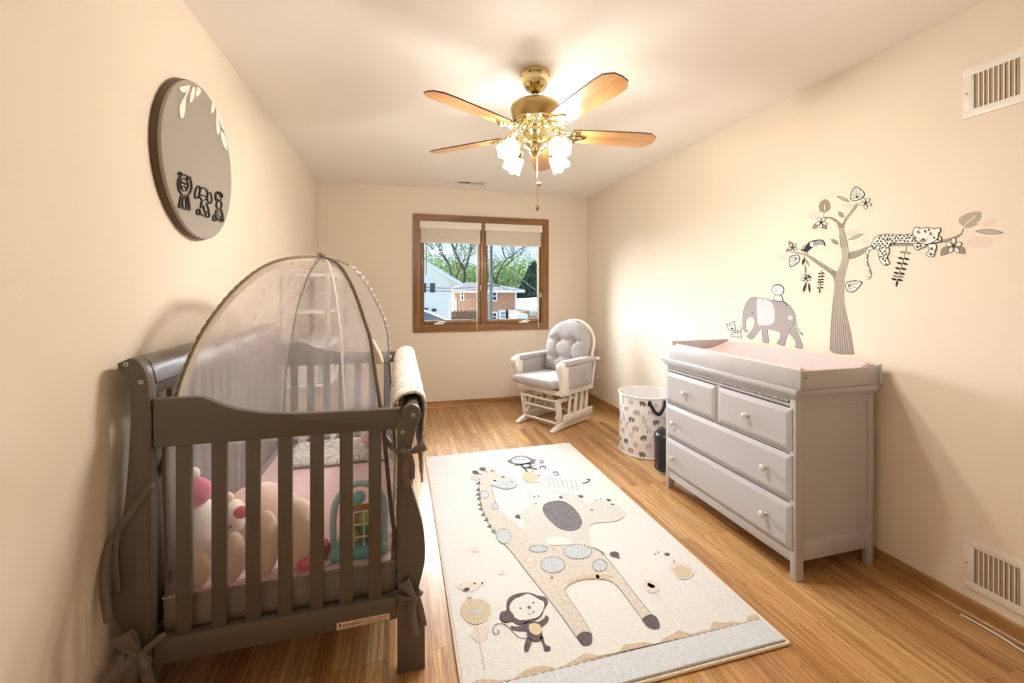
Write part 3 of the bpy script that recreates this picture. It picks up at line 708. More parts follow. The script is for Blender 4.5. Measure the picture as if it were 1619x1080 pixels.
# ================================================================== GLIDER CHAIR  (local frame: +x forward, +y the chair's left)
GA = R(211); gl = thing('glider_chair', 'white wooden glider rocking chair with grey cushions, in the corner by the window', 'rocking chair', (1.487, 3.952, 0), GA)
GM = T((1.487, 3.952, 0)) @ Matrix.Rotation(GA, 4, 'Z')
class L(G):
    def done(s, name, parent=gl, **k):
        s.bm.transform(GM); return G.done(s, name, parent, **k)
for sy in (-1, 1):
    y = .215 * sy
    g = L(); out = crom([(.30, .0), (.312, .010), (.30, .022), (.22, .052), (.10, .086), (-.10, .090), (-.27, .070), (-.295, .03), (-.285, .0)], 3)
    pts = [Vector((p[0], y - .019, p[1])) for p in out] + [Vector((-.16, y - .019, .012)), Vector((.16, y - .019, .012))]
    g.prism(pts, (0, .038, 0), 'glider', .004); g.done('runner')
    L().box((-.30, y - .012 + .032 * sy, .070), (.16, y + .012 + .032 * sy, .138), 'glider', .006).done('base_rail')
    L().box((-.25, y - .014, .255), (.21, y + .014, .292), 'glider', .005).done('base_top_rail')
    g = L(); g.prism([Vector(p) for p in ((.155, y - .014, .08), (.205, y - .014, .07), (.245, y - .014, .285), (.19, y - .014, .285))], (0, .028, 0), 'glider', .004); g.done('base_post')
    g = L(); g.prism([Vector(p) for p in ((-.25, y - .014, .08), (-.20, y - .014, .08), (-.16, y - .014, .285), (-.215, y - .014, .285))], (0, .028, 0), 'glider', .004); g.done('base_post')
    for k in range(4):
        x = -.215 + .095 * k; yy = y + .032 * sy
        g = L(); g.prism([Vector(p) for p in ((x, yy - .007, .125), (x + .028, yy - .007, .125), (x + .008, yy - .007, .33), (x - .020, yy - .007, .33))], (0, .014, 0), 'glider', .003); g.done('side_slat')
    # hanging links with round bearings
    for x in (.14, -.15):
        g = L(); yy = y - .030 * sy
        g.tube([(x, yy, .262), (x + .035, yy, .105)], .014, 'glider', 12)
        for q in ((x, yy, .262), (x + .035, yy, .105)): g.cyl((q[0], q[1] - .012, q[2]), (q[0], q[1] + .012, q[2]), .026, 'glider', n=20); g.cyl((q[0], q[1] - .014, q[2]), (q[0], q[1] + .014, q[2]), .010, 'bolt', n=12)
        g.done('swing_link')
    yy = .268 * sy
    L().box((-.27, yy - .016, .325), (.235, yy + .016, .388), 'glider', .008).done('seat_side_rail')
    L().box((-.275, yy + .012 * sy - .006, .330), (.225, yy + .012 * sy + .006, .345), 'glider', .003).done('rail_bead')
    # armrest: shaped front post, padded top, upholstered side
    ya = .285 * sy
    g = L(); out = crom([(.175, .350), (.235, .350), (.245, .42), (.262, .50), (.292, .58), (.288, .622), (.255, .640), (.205, .638), (.178, .60), (.180, .50)], 3, True)
    g.prism([Vector((p[0], ya - .033, p[1])) for p in out], (0, .066, 0), 'glider', .006); g.done('arm_front_post')
    g = L(); g.tube([(-.245, ya, .375), (-.30, ya, .625)], .013, 'glider', 12); g.done('arm_rear_post')
    g = L(); g.tube([(-.34, ya + .01 * sy, .618), (-.20, ya, .618)], [.014, .016], 'glider', 12); g.ell((-.345, ya + .01 * sy, .618), .018, 'glider', nu=12, nv=8); g.done('arm_end')
    L().box((-.27, ya - .047, .600), (.235, ya + .047, .655), 'cushion', .024, seg=4).done('arm_pad')
    L().box((-.205, ya - .034, .385), (.195, ya + .034, .615), 'cushion', .022, seg=3).done('arm_side_pocket')
for x, z, r in ((.225, .272, .013), (.20, .185, .012), (.20, .060, .012)):
    L().tube([(x, -.205, z), (x, .205, z)], r, 'glider', 12).done('stretcher')
L().tube([(-.22, -.205, .06), (-.22, .205, .06)], .012, 'glider', 12).done('stretcher')
g = L(); g.box((.205, -.262, .330), (.245, .262, .378), 'glider', .008).box((-.26, -.262, .335), (-.225, .262, .378), 'glider', .005)
for k in range(5): g.box((-.23 + .09 * k, -.255, .362), (-.18 + .09 * k, .255, .372), 'glider', .003)
g.done('seat_frame')
def puff(fn, m, nu=44, nv=44):
    """closed puffy pad from front(u,v) and back(u,v) point functions, u,v in [-1,1]"""
    g = L()
    for k in (0, 1):
        P = []
        for i in range(nu + 1):
            a = math.sin(math.pi / 2 * (-1 + 2 * i / nu)); row = []
            for j in range(nv + 1):
                b = math.sin(math.pi / 2 * (-1 + 2 * j / nv)); row.append(fn(a, b, k))
            P.append(row)
        g.grid(P, m)
    bmesh.ops.remove_doubles(g.bm, verts=g.bm.verts[:], dist=1e-5); bmesh.ops.recalc_face_normals(g.bm, faces=g.bm.faces[:])
    return g
def seatf(a, b, k):
    w = (1 - abs(a) ** 8) ** .3 * (1 - abs(b) ** 8) ** .3
    dent = sum(.016 * math.exp(-((a - p) ** 2 + (b - q) ** 2) / .02) for p, q in ((-.25, -.33), (-.25, .33)))
    wide = .262 if a > .30 else .262 - .018 * min(1, (.30 - a) * 2)
    x = .055 + a * .285; return Vector((x, b * wide * (1 - .06 * a * a * b * b), (.430 + .055 * w - dent * w + .010 * a) if k == 0 else .430 - .050 * w + .010 * a))
puff(seatf, 'cushion').done('seat_cushion', angle=70)
bo, bd = Vector((-.20, 0, .455)), Vector((-.27, 0, .965)).normalized(); bnr = Vector((.965, 0, .27)).normalized()
def hw(t):   # half width of the arched back at height t (0..1)
    if t < .58: return .232 + .03 * t / .58
    q = (t - .58) / .42; return .262 * math.sqrt(max(0, 1 - q * q)) 
tufts = [(-.38, .60), (.38, .60), (-.36, .27), (.36, .27), (0, .62)]
def backf(a, b, k):
    t = (b + 1) / 2; w = (1 - abs(a) ** 5) ** .38 * (1 - abs(b) ** 7) ** .35
    dent = sum((.052 if p else .0) * math.exp(-((a - p) ** 2 / .018 + (t - q) ** 2 / .006)) for p, q in tufts)
    dent += .030 * math.exp(-((t - .60) ** 2) / .0022) * (1 if abs(a) > .0 else 1) * (1 - a * a * .3) + .022 * math.exp(-((t - .27) ** 2) / .0016) + .020 * math.exp(-((abs(a) - .38) ** 2) / .004) * (1 if t < .62 else 0) * (1 if t > .25 else .3)
    dent += .004 * math.sin(a * 31) * math.exp(-((t - .66) ** 2) / .004)
    th = (.075 + .015 * math.cos(math.pi * (t - .45))) * w - dent * w * .75
    if k: th = -.035 * w
    return bo + bd * (t * .535) + bnr * (th + .035) + Vector((0, a * hw(t), 0))
puff(backf, 'cushion', 60, 70).done('back_cushion', angle=75)
path = [bo + bd * s - bnr * .02 + Vector((0, -.250 - .02 * min(1, s / .3), 0)) for s in (-.12, 0, .1, .2, .29)]
path += [bo + bd * (.30 + .258 * math.sin(t)) - bnr * .02 + Vector((0, -.272 * math.cos(t), 0)) for t in [math.pi * i / 20 for i in range(21)]]
path += [bo + bd * s - bnr * .02 + Vector((0, .250 + .02 * min(1, s / .3), 0)) for s in (.29, .2, .1, 0, -.12)]
L().tube(crom(path, 2), .014, 'glider', 12).done('back_bow')
for y in (-.17, -.085, 0, .085, .17):
    L().tube([bo + bd * -.10 - bnr * .018 + Vector((0, y * .9, 0)), bo + bd * (.30 + .25 * math.sqrt(1 - (y / .27) ** 2)) - bnr * .018 + Vector((0, y, 0))], .008, 'glider', 8).done('back_spindle')

# ================================================================== RUG
RX0, RX1, RY0, RY1, RZ = .196, 1.384, 1.232, 3.322, .013
rug = Draw(lambda u, v, L_: pz(u, v, RZ + .0006 + L_ * .8), step=.0004)
g = rug.g
g.box((RX0 + .004, RY0 + .010, .002), (RX1 - .004, RY1 - .004, RZ), 'r_field', .003)
for a, b in (((RX0, RY0, .006), (RX1, RY0, .006)), ((RX0, RY1, .006), (RX1, RY1, .006)), ((RX0, RY0, .006), (RX0, RY1, .006)), ((RX1, RY0, .006), (RX1, RY1, .006))):
    g.tube([a, b], .0058, 'r_edge', 8)
# grey band near the bottom with a brown shaded line above
def RQ(x0, y0, x1, y1, m, z): 
    i = g.mi(m); f = g.bm.faces.new([g.bm.verts.new(p) for p in ((x0, y0, z), (x1, y0, z), (x1, y1, z), (x0, y1, z))]); f.material_index = i
RQ(RX0 + .012, RY0 + .012, RX1 - .012, RY0 + .112, 'r_band', RZ + .0008)
yb = RY0 + .112
edge = [(RX0 + .012 + i * .0388, yb + .018 + .014 * math.sin(i * 1.3) + .008 * math.sin(i * 3.1)) for i in range(31)]
i_ = g.mi('r_brown'); f = g.bm.faces.new([g.bm.verts.new((RX0 + .012, yb, RZ + .0007)), g.bm.verts.new((RX1 - .012, yb, RZ + .0007))] + [g.bm.verts.new((x, y, RZ + .0007)) for x, y in reversed(edge)]); f.material_index = i_
for i in range(38):
    x = RX0 + .02 + i * .0305; RQ(x, yb - .0015, x + .017, yb + .0015, 'r_line', RZ + .0012)
# giraffe: body and legs
gir = [(758.7, 756), (757, 768), (757.6, 780), (759, 793), (763, 805.5), (768, 818), (774, 831), (780, 841), (793, 856), (807, 870.6), (820, 887), (829, 899), (841, 914), (852.5, 929), (866, 946), (878, 960.7), (894, 984), (910, 1005.4), (922.7, 1020), (931, 1016), (936, 1006), (930, 994), (918.5, 973.5), (906, 955), (897, 941.5), (893, 933), (895, 928.8), (901, 923), (910, 919), (922, 916), (935.5, 914.5), (950, 915), (963, 918), (972, 923), (978, 928.8), (988, 942), (999, 956.5), (1008, 969), (1015.6, 979), (1026.7, 992.3), (1036, 993), (1042, 988), (1040, 982), (1031, 972), (1017, 955), (1002, 936.7), (992, 923), (982, 910), (971, 896), (960, 883), (952, 875), (944, 867), (930, 858), (900, 852), (870, 848), (848, 842), (830, 838), (815, 828), (805, 820), (796, 812), (788, 804), (784, 795), (780.7, 784.5), (778, 775), (776.5, 767), (784, 770), (795, 773), (805, 773), (815, 770), (818, 765), (813, 759), (804, 755), (795, 753), (785, 747), (777, 743.5), (768, 744), (761, 748)]
rug.poly(gir, 'r_gir', 1, 2)
for p in ([(758.7, 756), (757, 768), (757.6, 780), (759, 793), (763, 805.5), (768, 818), (774, 831), (793, 856), (807, 870.6), (829, 899), (852.5, 929), (878, 960.7), (910, 1005.4), (920, 1017)], [(776.5, 767), (778, 775), (780.7, 784.5), (784, 795), (788, 804)], [(936, 1003), (918.5, 973.5), (897, 941.5), (893, 933), (895, 928.8), (910, 919), (935.5, 914.5), (963, 918), (978, 928.8), (999, 956.5), (1015.6, 979)], [(1031, 972), (1002, 936.7), (982, 910), (960, 883), (944, 867)], [(776.5, 767), (795, 773), (805, 773), (815, 770), (818, 765)]):
    rug.line(p, .9, 'r_line', 3, 3)
rug.frame(680, 850, 4.697)
rug.poly([(1090, 735), (1120, 705), (1160, 698), (1195, 710), (1205, 745), (1195, 785), (1160, 802), (1130, 795), (1105, 765)], 'r_dark', 4)
rug.poly([(1015, 345), (1060, 305), (1160, 275), (1260, 268), (1360, 285), (1370, 300), (1290, 312), (1200, 310), (1100, 325), (1030, 355)], 'r_brown', 2)
rug.frame(920, 850, 4.497)
rug.poly([(428, 582), (450, 560), (490, 545), (530, 565), (550, 605), (550, 640), (520, 648), (480, 640), (450, 615)], 'r_dark', 4)
rug.frame(800, 760, 5.4)
for x, y, a, b, ro in ((400, 718, 103, 68, 2), (612, 606, 120, 62, 3), (800, 722, 64, 50, 4), (275, 580, 78, 30, 5)):
    rug.ell(x, y, a, b, 'r_blue', 4, ro)
    n = int(a / 4.2)
    for k in range(n):
        t0 = 2 * math.pi * k / n; t1 = t0 + 2 * math.pi / n * .55
        rug.line([(x + a * math.cos(t0), y + b * math.sin(t0)), (x + a * math.cos(t1), y + b * math.sin(t1))], 7, 'r_grey', 6, 0)
rug.frame(660, 690, 4.762)
for x, y, a, b, ro in ((505, 437, 33, 27, 0), (583, 525, 26, 22, 30), (650, 752, 52, 58, -35)):
    rug.ell(x, y, a, b, 'r_blue', 4, ro, ring=('r_line', 3.5))
# mane, horns, ears, face
for i, (x, y) in enumerate(((462, 352), (460, 400), (460, 436), (466, 468), (474, 512), (480, 545), (498, 588), (522, 628), (546, 676), (576, 714))):
    rug.poly([(x - 24, y + 6), (x + 6, y - 20), (x + 14, y + 12)], 'r_grey', 4, 0)
rug.ell(436, 270, 24, 14, 'r_dark', 4, 10).ell(490, 245, 25, 13, 'r_dark', 4, 5).line([(452, 278), (480, 290)], 5, 'r_dark', 4, 0).line([(505, 252), (525, 272)], 5, 'r_dark', 4, 0)
rug.ell(430, 312, 32, 16, 'r_gir', 1, 20, ring=('r_line', 2)).ell(575, 248, 26, 15, 'r_gir', 1, -20)
rug.poly([(560, 362), (600, 340), (660, 322), (715, 318), (748, 340), (745, 368), (705, 390), (640, 390), (590, 378)], 'r_blue', 3)
for x, y, a, b in ((645, 305, 15, 6), (583, 333, 14, 6), (673, 362, 6, 4), (712, 343, 6, 4)): rug.ell(x, y, a, b, 'r_dark', 5, 10, 10)
random.seed(5)
for k in range(90):    # mottling of the giraffe coat
    x, y = random.uniform(755, 1000), random.uniform(745, 985)
    if inside((x, y), gir) and inside((x + 4, y + 3), gir): rug.ell(660 and (x - 660) * 4.762, (y - 690) * 4.762, random.uniform(8, 22), random.uniform(6, 16), random.choice(('r_brown', 'r_tan', 'r_pink', 'r_pink')), 2, random.uniform(0, 90), 10)
# elephant
rug.frame(800, 760, 5.4)
rug.poly([(138, 268), (180, 232), (240, 216), (300, 208), (340, 180), (420, 155), (480, 168), (495, 140), (540, 120), (600, 128), (640, 152), (700, 190), (745, 172), (800, 160), (860, 172), (920, 192), (975, 225), (1010, 262), (1010, 295), (975, 330), (910, 348), (850, 355), (780, 360), (740, 368), (712, 385), (706, 420), (715, 470), (725, 520), (730, 562), (680, 566), (600, 562), (565, 520), (520, 488), (470, 478), (400, 478), (358, 492), (346, 525), (345, 556), (290, 562), (230, 556), (210, 530), (190, 470), (165, 400), (145, 320)], 'r_ele', 5, 3)
rug.poly([(346, 522), (358, 492), (400, 478), (470, 478), (520, 488), (565, 515), (560, 545), (480, 548), (380, 553)], 'r_field', 6, 3)
rug.line([(712, 385), (706, 420), (715, 470), (725, 520), (730, 562)], 3, 'r_zeb', 6, 3)
ear = [(312, 235), (330, 200), (375, 180), (440, 170), (500, 178), (560, 215), (610, 265), (645, 330), (648, 370), (620, 410), (570, 428), (510, 425), (450, 405), (400, 365), (350, 315), (322, 275)]
rug.poly(ear, 'r_grey', 8, 3)
for x, y, a, b in ((733, 250, 13, 6), (875, 163, 22, 8), (808, 154, 8, 4), (770, 168, 8, 4), (640, 133, 22, 11), (468, 140, 18, 9), (910, 203, 16, 6)): rug.ell(x, y, a, b, 'r_dark', 7, 10, 10)
rug.poly([(78, 312), (90, 290), (112, 292), (125, 318), (112, 322), (98, 316)], 'r_dark', 7)
rug.line([(100, 300), (130, 285), (140, 275)], 3, 'r_line', 6)
rug.poly([(885, 628), (900, 608), (940, 606), (966, 622), (964, 645), (972, 662), (955, 660), (940, 652), (905, 648)], 'r_dark', 6).line([(845, 625), (800, 600), (740, 572)], 5, 'r_line', 6).line([(800, 600), (830, 606)], 4, 'r_line', 6)
rug.poly([(1205, 880), (1225, 870), (1240, 882), (1268, 895), (1255, 915), (1225, 905), (1212, 898)], 'r_dark', 6)
# zebra above the elephant
rug.frame(660, 690, 4.762)
rug.poly([(785, 292), (815, 258), (850, 250), (900, 268), (960, 285), (1040, 295), (1130, 305), (1210, 325), (1250, 360), (1258, 400), (1240, 440), (1100, 440), (1060, 420), (1000, 400), (960, 370), (930, 345), (870, 345), (810, 330)], 'r_zeb', 3)
rug.poly([(785, 295), (800, 275), (840, 265), (890, 280), (910, 310), (890, 340), (840, 345), (800, 325)], 'r_tan', 4)
for k in range(7): rug.line([(960 + k * 38, 300 + k * 5), (985 + k * 36, 330 + k * 8), (1000 + k * 34, 372 + k * 7)], 4, 'r_line', 4)
for x, y, a, b in ((822, 262, 11, 5), (870, 264, 8, 4), (915, 295, 9, 5), (926, 328, 5, 3)): rug.ell(x, y, a, b, 'r_dark', 6, 0, 10)
rug.line([(1240, 352), (1275, 345), (1300, 325), (1270, 322)], 7, 'r_dark', 5)
# small figures and marks: ring shapes, mouse, flowers
rug.line([(925, 245), (925, 228), (945, 224), (965, 230), (960, 248)], 8, 'r_grey', 5).line([(1015, 272), (1040, 266), (1062, 275), (1055, 290), (1030, 290)], 7, 'r_grey', 5).ell(938, 190, 14, 9, None, 5, ring=('r_grey', 4))
rug.line([(800, 365), (840, 430), (880, 455)], 2, 'r_line', 3).ell(880, 456, 9, 4, 'r_dark', 5, n=8).ell(912, 449, 9, 4, 'r_dark', 5, n=8).line([(880, 515), (890, 500), (900, 512)], 4, 'r_dark', 5)
# monkey at the top
rug.poly([(675, 180), (700, 172), (725, 155), (780, 145), (835, 155), (862, 168), (892, 175), (885, 190), (860, 196), (830, 205), (770, 212), (720, 205), (690, 195)], 'r_grey', 5)
rug.poly([(710, 180), (735, 162), (785, 154), (835, 168), (848, 188), (820, 200), (770, 206), (728, 198)], 'r_field', 6)
rug.line([(730, 215), (770, 210), (830, 205), (880, 198)], 14, 'r_grey', 5).poly([(780, 208), (850, 206), (860, 232), (820, 244), (785, 232)], 'r_grey', 5).ell(818, 220, 24, 10, 'r_blue', 6)
rug.line([(800, 235), (825, 262)], 12, 'r_grey', 5, 0).line([(840, 232), (900, 248)], 11, 'r_grey', 5, 0).line([(862, 222), (890, 218), (890, 195)], 4, 'r_grey', 5)
for x, y in ((742, 174), (798, 173), (768, 178)): rug.ell(x, y, 7, 4, 'r_dark', 7, n=8)
# monkey at the bottom
rug.frame(680, 850, 4.697)
rug.poly([(515, 580), (530, 550), (565, 540), (566, 500), (580, 455), (620, 425), (680, 410), (745, 410), (800, 430), (850, 440), (873, 465), (868, 500), (848, 525), (830, 575), (790, 610), (730, 630), (690, 645), (640, 640), (610, 622), (560, 630), (525, 615)], 'r_dark', 5)
rug.poly([(590, 510), (620, 462), (670, 440), (720, 418), (760, 430), (810, 460), (845, 480), (838, 540), (800, 590), (740, 606), (670, 612), (625, 590), (598, 552)], 'r_field', 7)
rug.poly([(560, 545), (600, 548), (625, 590), (600, 620), (550, 628), (522, 600), (530, 560)], 'r_dark', 8)
rug.poly([(600, 655), (650, 660), (705, 630), (750, 620), (800, 625), (845, 600), (855, 578), (880, 590), (872, 625), (830, 665), (830, 700), (835, 745), (800, 770), (755, 765), (720, 735), (715, 695), (660, 692), (612, 680)], 'r_dark', 5)
rug.poly([(735, 650), (775, 635), (815, 650), (830, 690), (810, 718), (775, 722), (740, 695)], 'r_belly', 7)
rug.poly([(720, 745), (755, 760), (745, 800), (722, 845), (698, 838), (700, 800)], 'r_dark', 5).poly([(815, 745), (840, 735), (855, 790), (892, 812), (888, 835), (850, 838), (838, 800)], 'r_dark', 5)
rug.line([(720, 748), (665, 742), (620, 705), (580, 660), (530, 638), (485, 648), (465, 685), (485, 718), (512, 705), (505, 690), (495, 688)], 5, 'r_dark', 5)
for x, y, a in ((672, 525, 8), (768, 484, 8), (735, 518, 14), (768, 552, 8)): rug.ell(x, y, a, a * .8, 'r_dark', 9, n=10)
rug.line([(728, 565), (745, 572), (755, 555)], 4, 'r_dark', 9)
# flowers, mouse marks
rug.poly([(225, 540), (250, 480), (310, 455), (400, 465), (450, 510), (440, 580), (390, 630), (320, 645), (260, 610)], 'r_tan', 3).ell(345, 550, 40, 22, 'r_blue', 5)
rug.line([(330, 640), (370, 780), (405, 975)], 14, 'r_pink', 3).line([(340, 645), (375, 800), (408, 975)], 4, 'r_tan', 4).poly([(300, 720), (340, 670), (430, 660), (420, 740), (370, 780)], 'r_pink', 2)
for x, y, a, b in ((270, 385, 26, 14), (330, 340, 9, 7), (388, 336, 9, 6)): rug.ell(x, y, a, b, 'r_dark', 5, -15, 10)
rug.poly([(200, 360), (260, 330), (340, 325), (380, 350), (330, 390), (260, 400)], 'r_pink', 2).line([(275, 458), (285, 440), (295, 455), (308, 440)], 5, 'r_dark', 5, 0)
rug.ell(335, 90, 30, 18, 'r_pink', 2).ell(530, 258, 28, 20, 'r_pink', 2)
rug.frame(920, 850, 4.497)
rug.poly([(620, 210), (680, 175), (760, 190), (800, 240), (760, 290), (690, 290)], 'r_pink', 3).poly([(640, 225), (700, 200), (770, 225), (760, 275), (700, 280)], 'r_tan', 4).line([(780, 295), (860, 360), (970, 470), (1000, 500)], 5, 'r_pink', 3)
rug.poly([(430, 330), (480, 300), (545, 330), (545, 380), (490, 390), (450, 370)], 'r_pink', 3).line([(520, 390), (590, 470), (640, 570)], 7, 'r_pink', 3)
rug.ell(605, 117, 20, 9, 'r_dark', 5).ell(543, 104, 8, 5, 'r_dark', 5, n=8).ell(520, 118, 7, 5, 'r_dark', 5, n=8).ell(655, 168, 8, 5, 'r_line', 5, n=8)
rug.poly([(465, 325), (490, 330), (520, 345), (510, 358), (485, 352)], 'r_dark', 6)
o = rug.done('nursery_rug', loc=(.79, 2.28, 0))
tag(o, 'cream nursery rug woven with a giraffe, elephant and monkeys, on the wooden floor', 'rug')

# ================================================================== CRIB
C0, C1 = 1.478, 2.905                 # outer faces of the two end panels
crib = thing('crib', 'grey painted wooden sleigh crib with slatted sides along the left wall', 'crib', (-.35, 2.19, 0))
def E2(u, v, Y=C0): p = py(u, v, Y); return (p.x, p.z)
bp = [E2(*q) for q in ((203, 567), (215, 569), (226, 580), (232, 596), (235, 615))] + [(-.7125, .93), (-.7125, 0.0)]
bl = [E2(*q) for q in ((184.5, 575), (186, 584), (191, 590), (199, 594), (205.5, 602), (206, 620), (205, 676), (199.7, 759), (192.8, 825), (184, 890), (177, 930), (174.8, 955), (177, 975))]
back_prof = crom(bp[:5], 3) + [Vector(p) for p in bp[5:]] + [Vector(p) for p in ((-.795, 0), (-.797, .13), (-.793, .165), (-.780, .225), (-.779, .27), (-.785, .31))] + [Vector(p) for p in reversed(crom(bl, 3))]
fp = [E2(*q) for q in ((627.8, 678), (629, 667), (634, 655), (640, 646), (648, 640), (656, 640.5), (663, 646), (666, 655), (664, 664), (660, 673), (655, 690), (651, 710), (649, 740), (650, 765), (653, 777), (661, 803), (668.5, 831), (672, 859), (672, 885), (668.5, 905), (662, 930), (660, 940), (662, 957))]
front_prof = [Vector((-.008, .3))] + crom(fp, 3) + [Vector(p) for p in ((.078, .185), (.084, .15), (.085, 0), (-.008, 0))]
top_px = ((238, 632), (270, 631), (300, 629.5), (316, 629), (335, 636), (360, 645), (390, 651), (430, 655), (480, 655), (540, 652), (590, 649.5), (633, 646.5))
rail_top = crom([E2(*q) for q in top_px], 3)
rail_prof = rail_top + [Vector((-.006, .885)), Vector((-.010, .832)), Vector((-.711, .834)), Vector((-.711, .95))]
SLX = (-.635, -.541, -.448, -.356, -.262, -.172, -.081)
for e, s in ((C0, 1), (C1, -1)):
    g = G(); g.prism([(p[0], e, p[1]) for p in back_prof], (0, .042 * s, 0), 'crib', .004); post = g.done('back_post', crib, angle=45)
    if s > 0:
        for u, v in ((199.7, 576), (223, 604)):
            c = py(u, v, C0); q = G(); q.cyl(c + Vector((0, .001, 0)), c - Vector((0, .0025, 0)), .0062, 'bolt', n=16); q.cyl(c - Vector((0, .002, 0)), c - Vector((0, .003, 0)), .003, 'grille_dark', n=8); q.done('bolt', post)
    g = G(); g.prism([(p[0], e, p[1]) for p in front_prof], (0, .042 * s, 0), 'crib', .004); post = g.done('front_post', crib, angle=45)
    if s > 0:
        for u, v in ((653.3, 656), (636.7, 683)):
            c = py(u, v, C0); q = G(); q.cyl(c + Vector((0, .001, 0)), c - Vector((0, .0025, 0)), .0062, 'bolt', n=16); q.cyl(c - Vector((0, .002, 0)), c - Vector((0, .003, 0)), .003, 'grille_dark', n=8); q.done('bolt', post)
    g = G(); g.prism([(p[0], e + .006 * s, p[1]) for p in rail_prof], (0, .030 * s, 0), 'crib', .004); g.done('end_top_rail', crib, angle=45)
    for i, x in enumerate(SLX):
        w = .0205; ya, yb_ = sorted((e + .012 * s, e + .030 * s)); G().box((x - w, ya, .245), (x + w, yb_, .86), 'crib', .003).done('end_slat', crib)
    ya, yb_ = sorted((e + .006 * s, e + .036 * s)); lr = G().box((-.711, ya, .184), (-.009, yb_, .262), 'crib', .005).done('end_bottom_rail', crib)
    if s > 0:
        g = G(); D = Draw(lambda u, v, o: py(u, v, C0 + .006) + Vector((0, -.0003 - o, 0))); D.g = g
        D.poly([(532.4, 985.5), (616, 969.2), (616, 979.3), (532.4, 997.3)], 'label', 0, 0)
        for k, (a, b, h_) in enumerate(((.345, .70, .2), (.72, .97, .2), (.03, .62, .5), (.63, .95, .5), (.03, .50, .78), (.52, .95, .78))):
            x0, x1 = 532.4 + 83.6 * a, 532.4 + 83.6 * b
            def yy(x): q = (x - 532.4) / 83.6; return 985.5 - 16.3 * q + (11.8 - 1.7 * q) * h_
            D.line([(x0, yy(x0) + 1), (x1, yy(x1) + 1)], .8, 'ink', 1, 0)
        D.poly([(534.5, 990.3), (537.5, 985.8), (540.3, 989.2)], 'ink', 1, 0)
        lb = D.done('warning_label', lr)
        fc = bpy.data.curves.new('w', 'FONT'); fc.body = 'WARNING'; fc.size = .0125; fo = bpy.data.objects.new('w', fc); COL.objects.link(fo)
        bpy.context.view_layer.update(); tm = bpy.data.meshes.new_from_object(fo.evaluated_get(bpy.context.evaluated_depsgraph_get())); COL.objects.unlink(fo); bpy.data.objects.remove(fo)
        p0 = py(541.5, 989.6, C0 + .006)
        tb = bmesh.new(); tb.from_mesh(tm); g = G(); g.merge(tb, 'ink', Matrix.Translation(p0 + Vector((0, -.0016, 0))) @ Matrix.Rotation(R(90), 4, 'X') @ Matrix.Scale(.82, 4)); o_ = g.done('lettering', None, smooth=False)
        o_.data.transform(Matrix.Translation(-Vector(crib.location))); o_.parent = lb
        bpy.data.meshes.remove(tm)
# headboard side, against the wall
top = [(-.788, 1.078), (-.782, 1.094), (-.766, 1.104), (-.748, 1.100), (-.732, 1.084), (-.722, 1.056), (-.716, 1.022), (-.734, 1.022), (-.740, 1.045), (-.752, 1.064), (-.772, 1.066)]
g = G(); g.prism([(x, C0 + .042, z) for x, z in top], (0, C1 - C0 - .084, 0), 'crib'); g.done('headboard_top_rail', crib, angle=50)
g = G(); g.box((-.742, C0 + .042, .985), (-.722, C1 - .042, 1.018), 'crib', .003); g.done('headboard_cross_rail', crib)
n = 16
for i in range(n):
    y = C0 + .09 + (C1 - C0 - .18) * i / (n - 1)
    G().box((-.741, y - .024, .245), (-.725, y + .024, .99), 'crib', .003).done('headboard_slat', crib)
G().box((-.748, C0 + .04, .184), (-.718, C1 - .04, .262), 'crib', .005).done('headboard_bottom_rail', crib)
# front side
ft = [(.018, .868), (.022, .895), (.036, .910), (.054, .910), (.066, .898), (.068, .880), (.060, .866), (.046, .852), (.034, .82), (.018, .82)]
g = G(); g.prism([(x, C0 + .042, z) for x, z in ft], (0, C1 - C0 - .084, 0), 'crib'); g.done('front_top_rail', crib, angle=50)
for i in range(n):
    y = C0 + .09 + (C1 - C0 - .18) * i / (n - 1)
    G().box((.016, y - .021, .245), (.032, y + .021, .83), 'crib', .003).done('front_slat', crib)
G().box((.008, C0 + .04, .184), (.040, C1 - .04, .262), 'crib', .005).done('front_bottom_rail', crib)
G().box((-.71, C0 + .05, .186), (.006, C1 - .05, .200), 'crib').done('mattress_support', crib)
# mattress in a pink sheet
o = G().box((-.702, C0 + .064, .201), (-.024, C1 - .066, .345), 'pink_sheet', .02, seg=3).done('crib_mattress', loc=(-.36, 2.19, .2)); tag(o, 'crib mattress under a plain pink sheet', 'mattress')

# padded printed cover over the front rail
def cover_mat():
    m = mat('rail_cover_print', (240, 232, 222), .9, sheen=.2); nt = m.node_tree; b = nt.nodes['Principled BSDF']; tc = [q for q in nt.nodes if q.type == 'TEX_COORD'][0]
    mp = nt.nodes.new('ShaderNodeMapping'); mp.inputs['Scale'].default_value = (10, 34, 14); wv = nt.nodes.new('ShaderNodeTexNoise'); wv.inputs['Scale'].default_value = 1; wv.inputs['Detail'].default_value = 3; wv.inputs['Distortion'].default_value = 2.4
    r = nt.nodes.new('ShaderNodeValToRGB'); e = r.color_ramp.elements; e[0].position = .472; e[0].color = s2l((246, 242, 236)); e[1].position = .528; e[1].color = s2l((246, 240, 232))
    k = r.color_ramp.elements.new(.5); k.color = s2l((140, 134, 130)); k = r.color_ramp.elements.new(.70); k.color = s2l((242, 222, 206))
    nt.links.new(tc.outputs['Object'], mp.inputs[0]); nt.links.new(mp.outputs[0], wv.inputs['Vector']); nt.links.new(wv.outputs['Fac'], r.inputs['Fac']); nt.links.new(r.outputs['Color'], b.inputs['Base Color'])
    return m
CM = cover_mat()
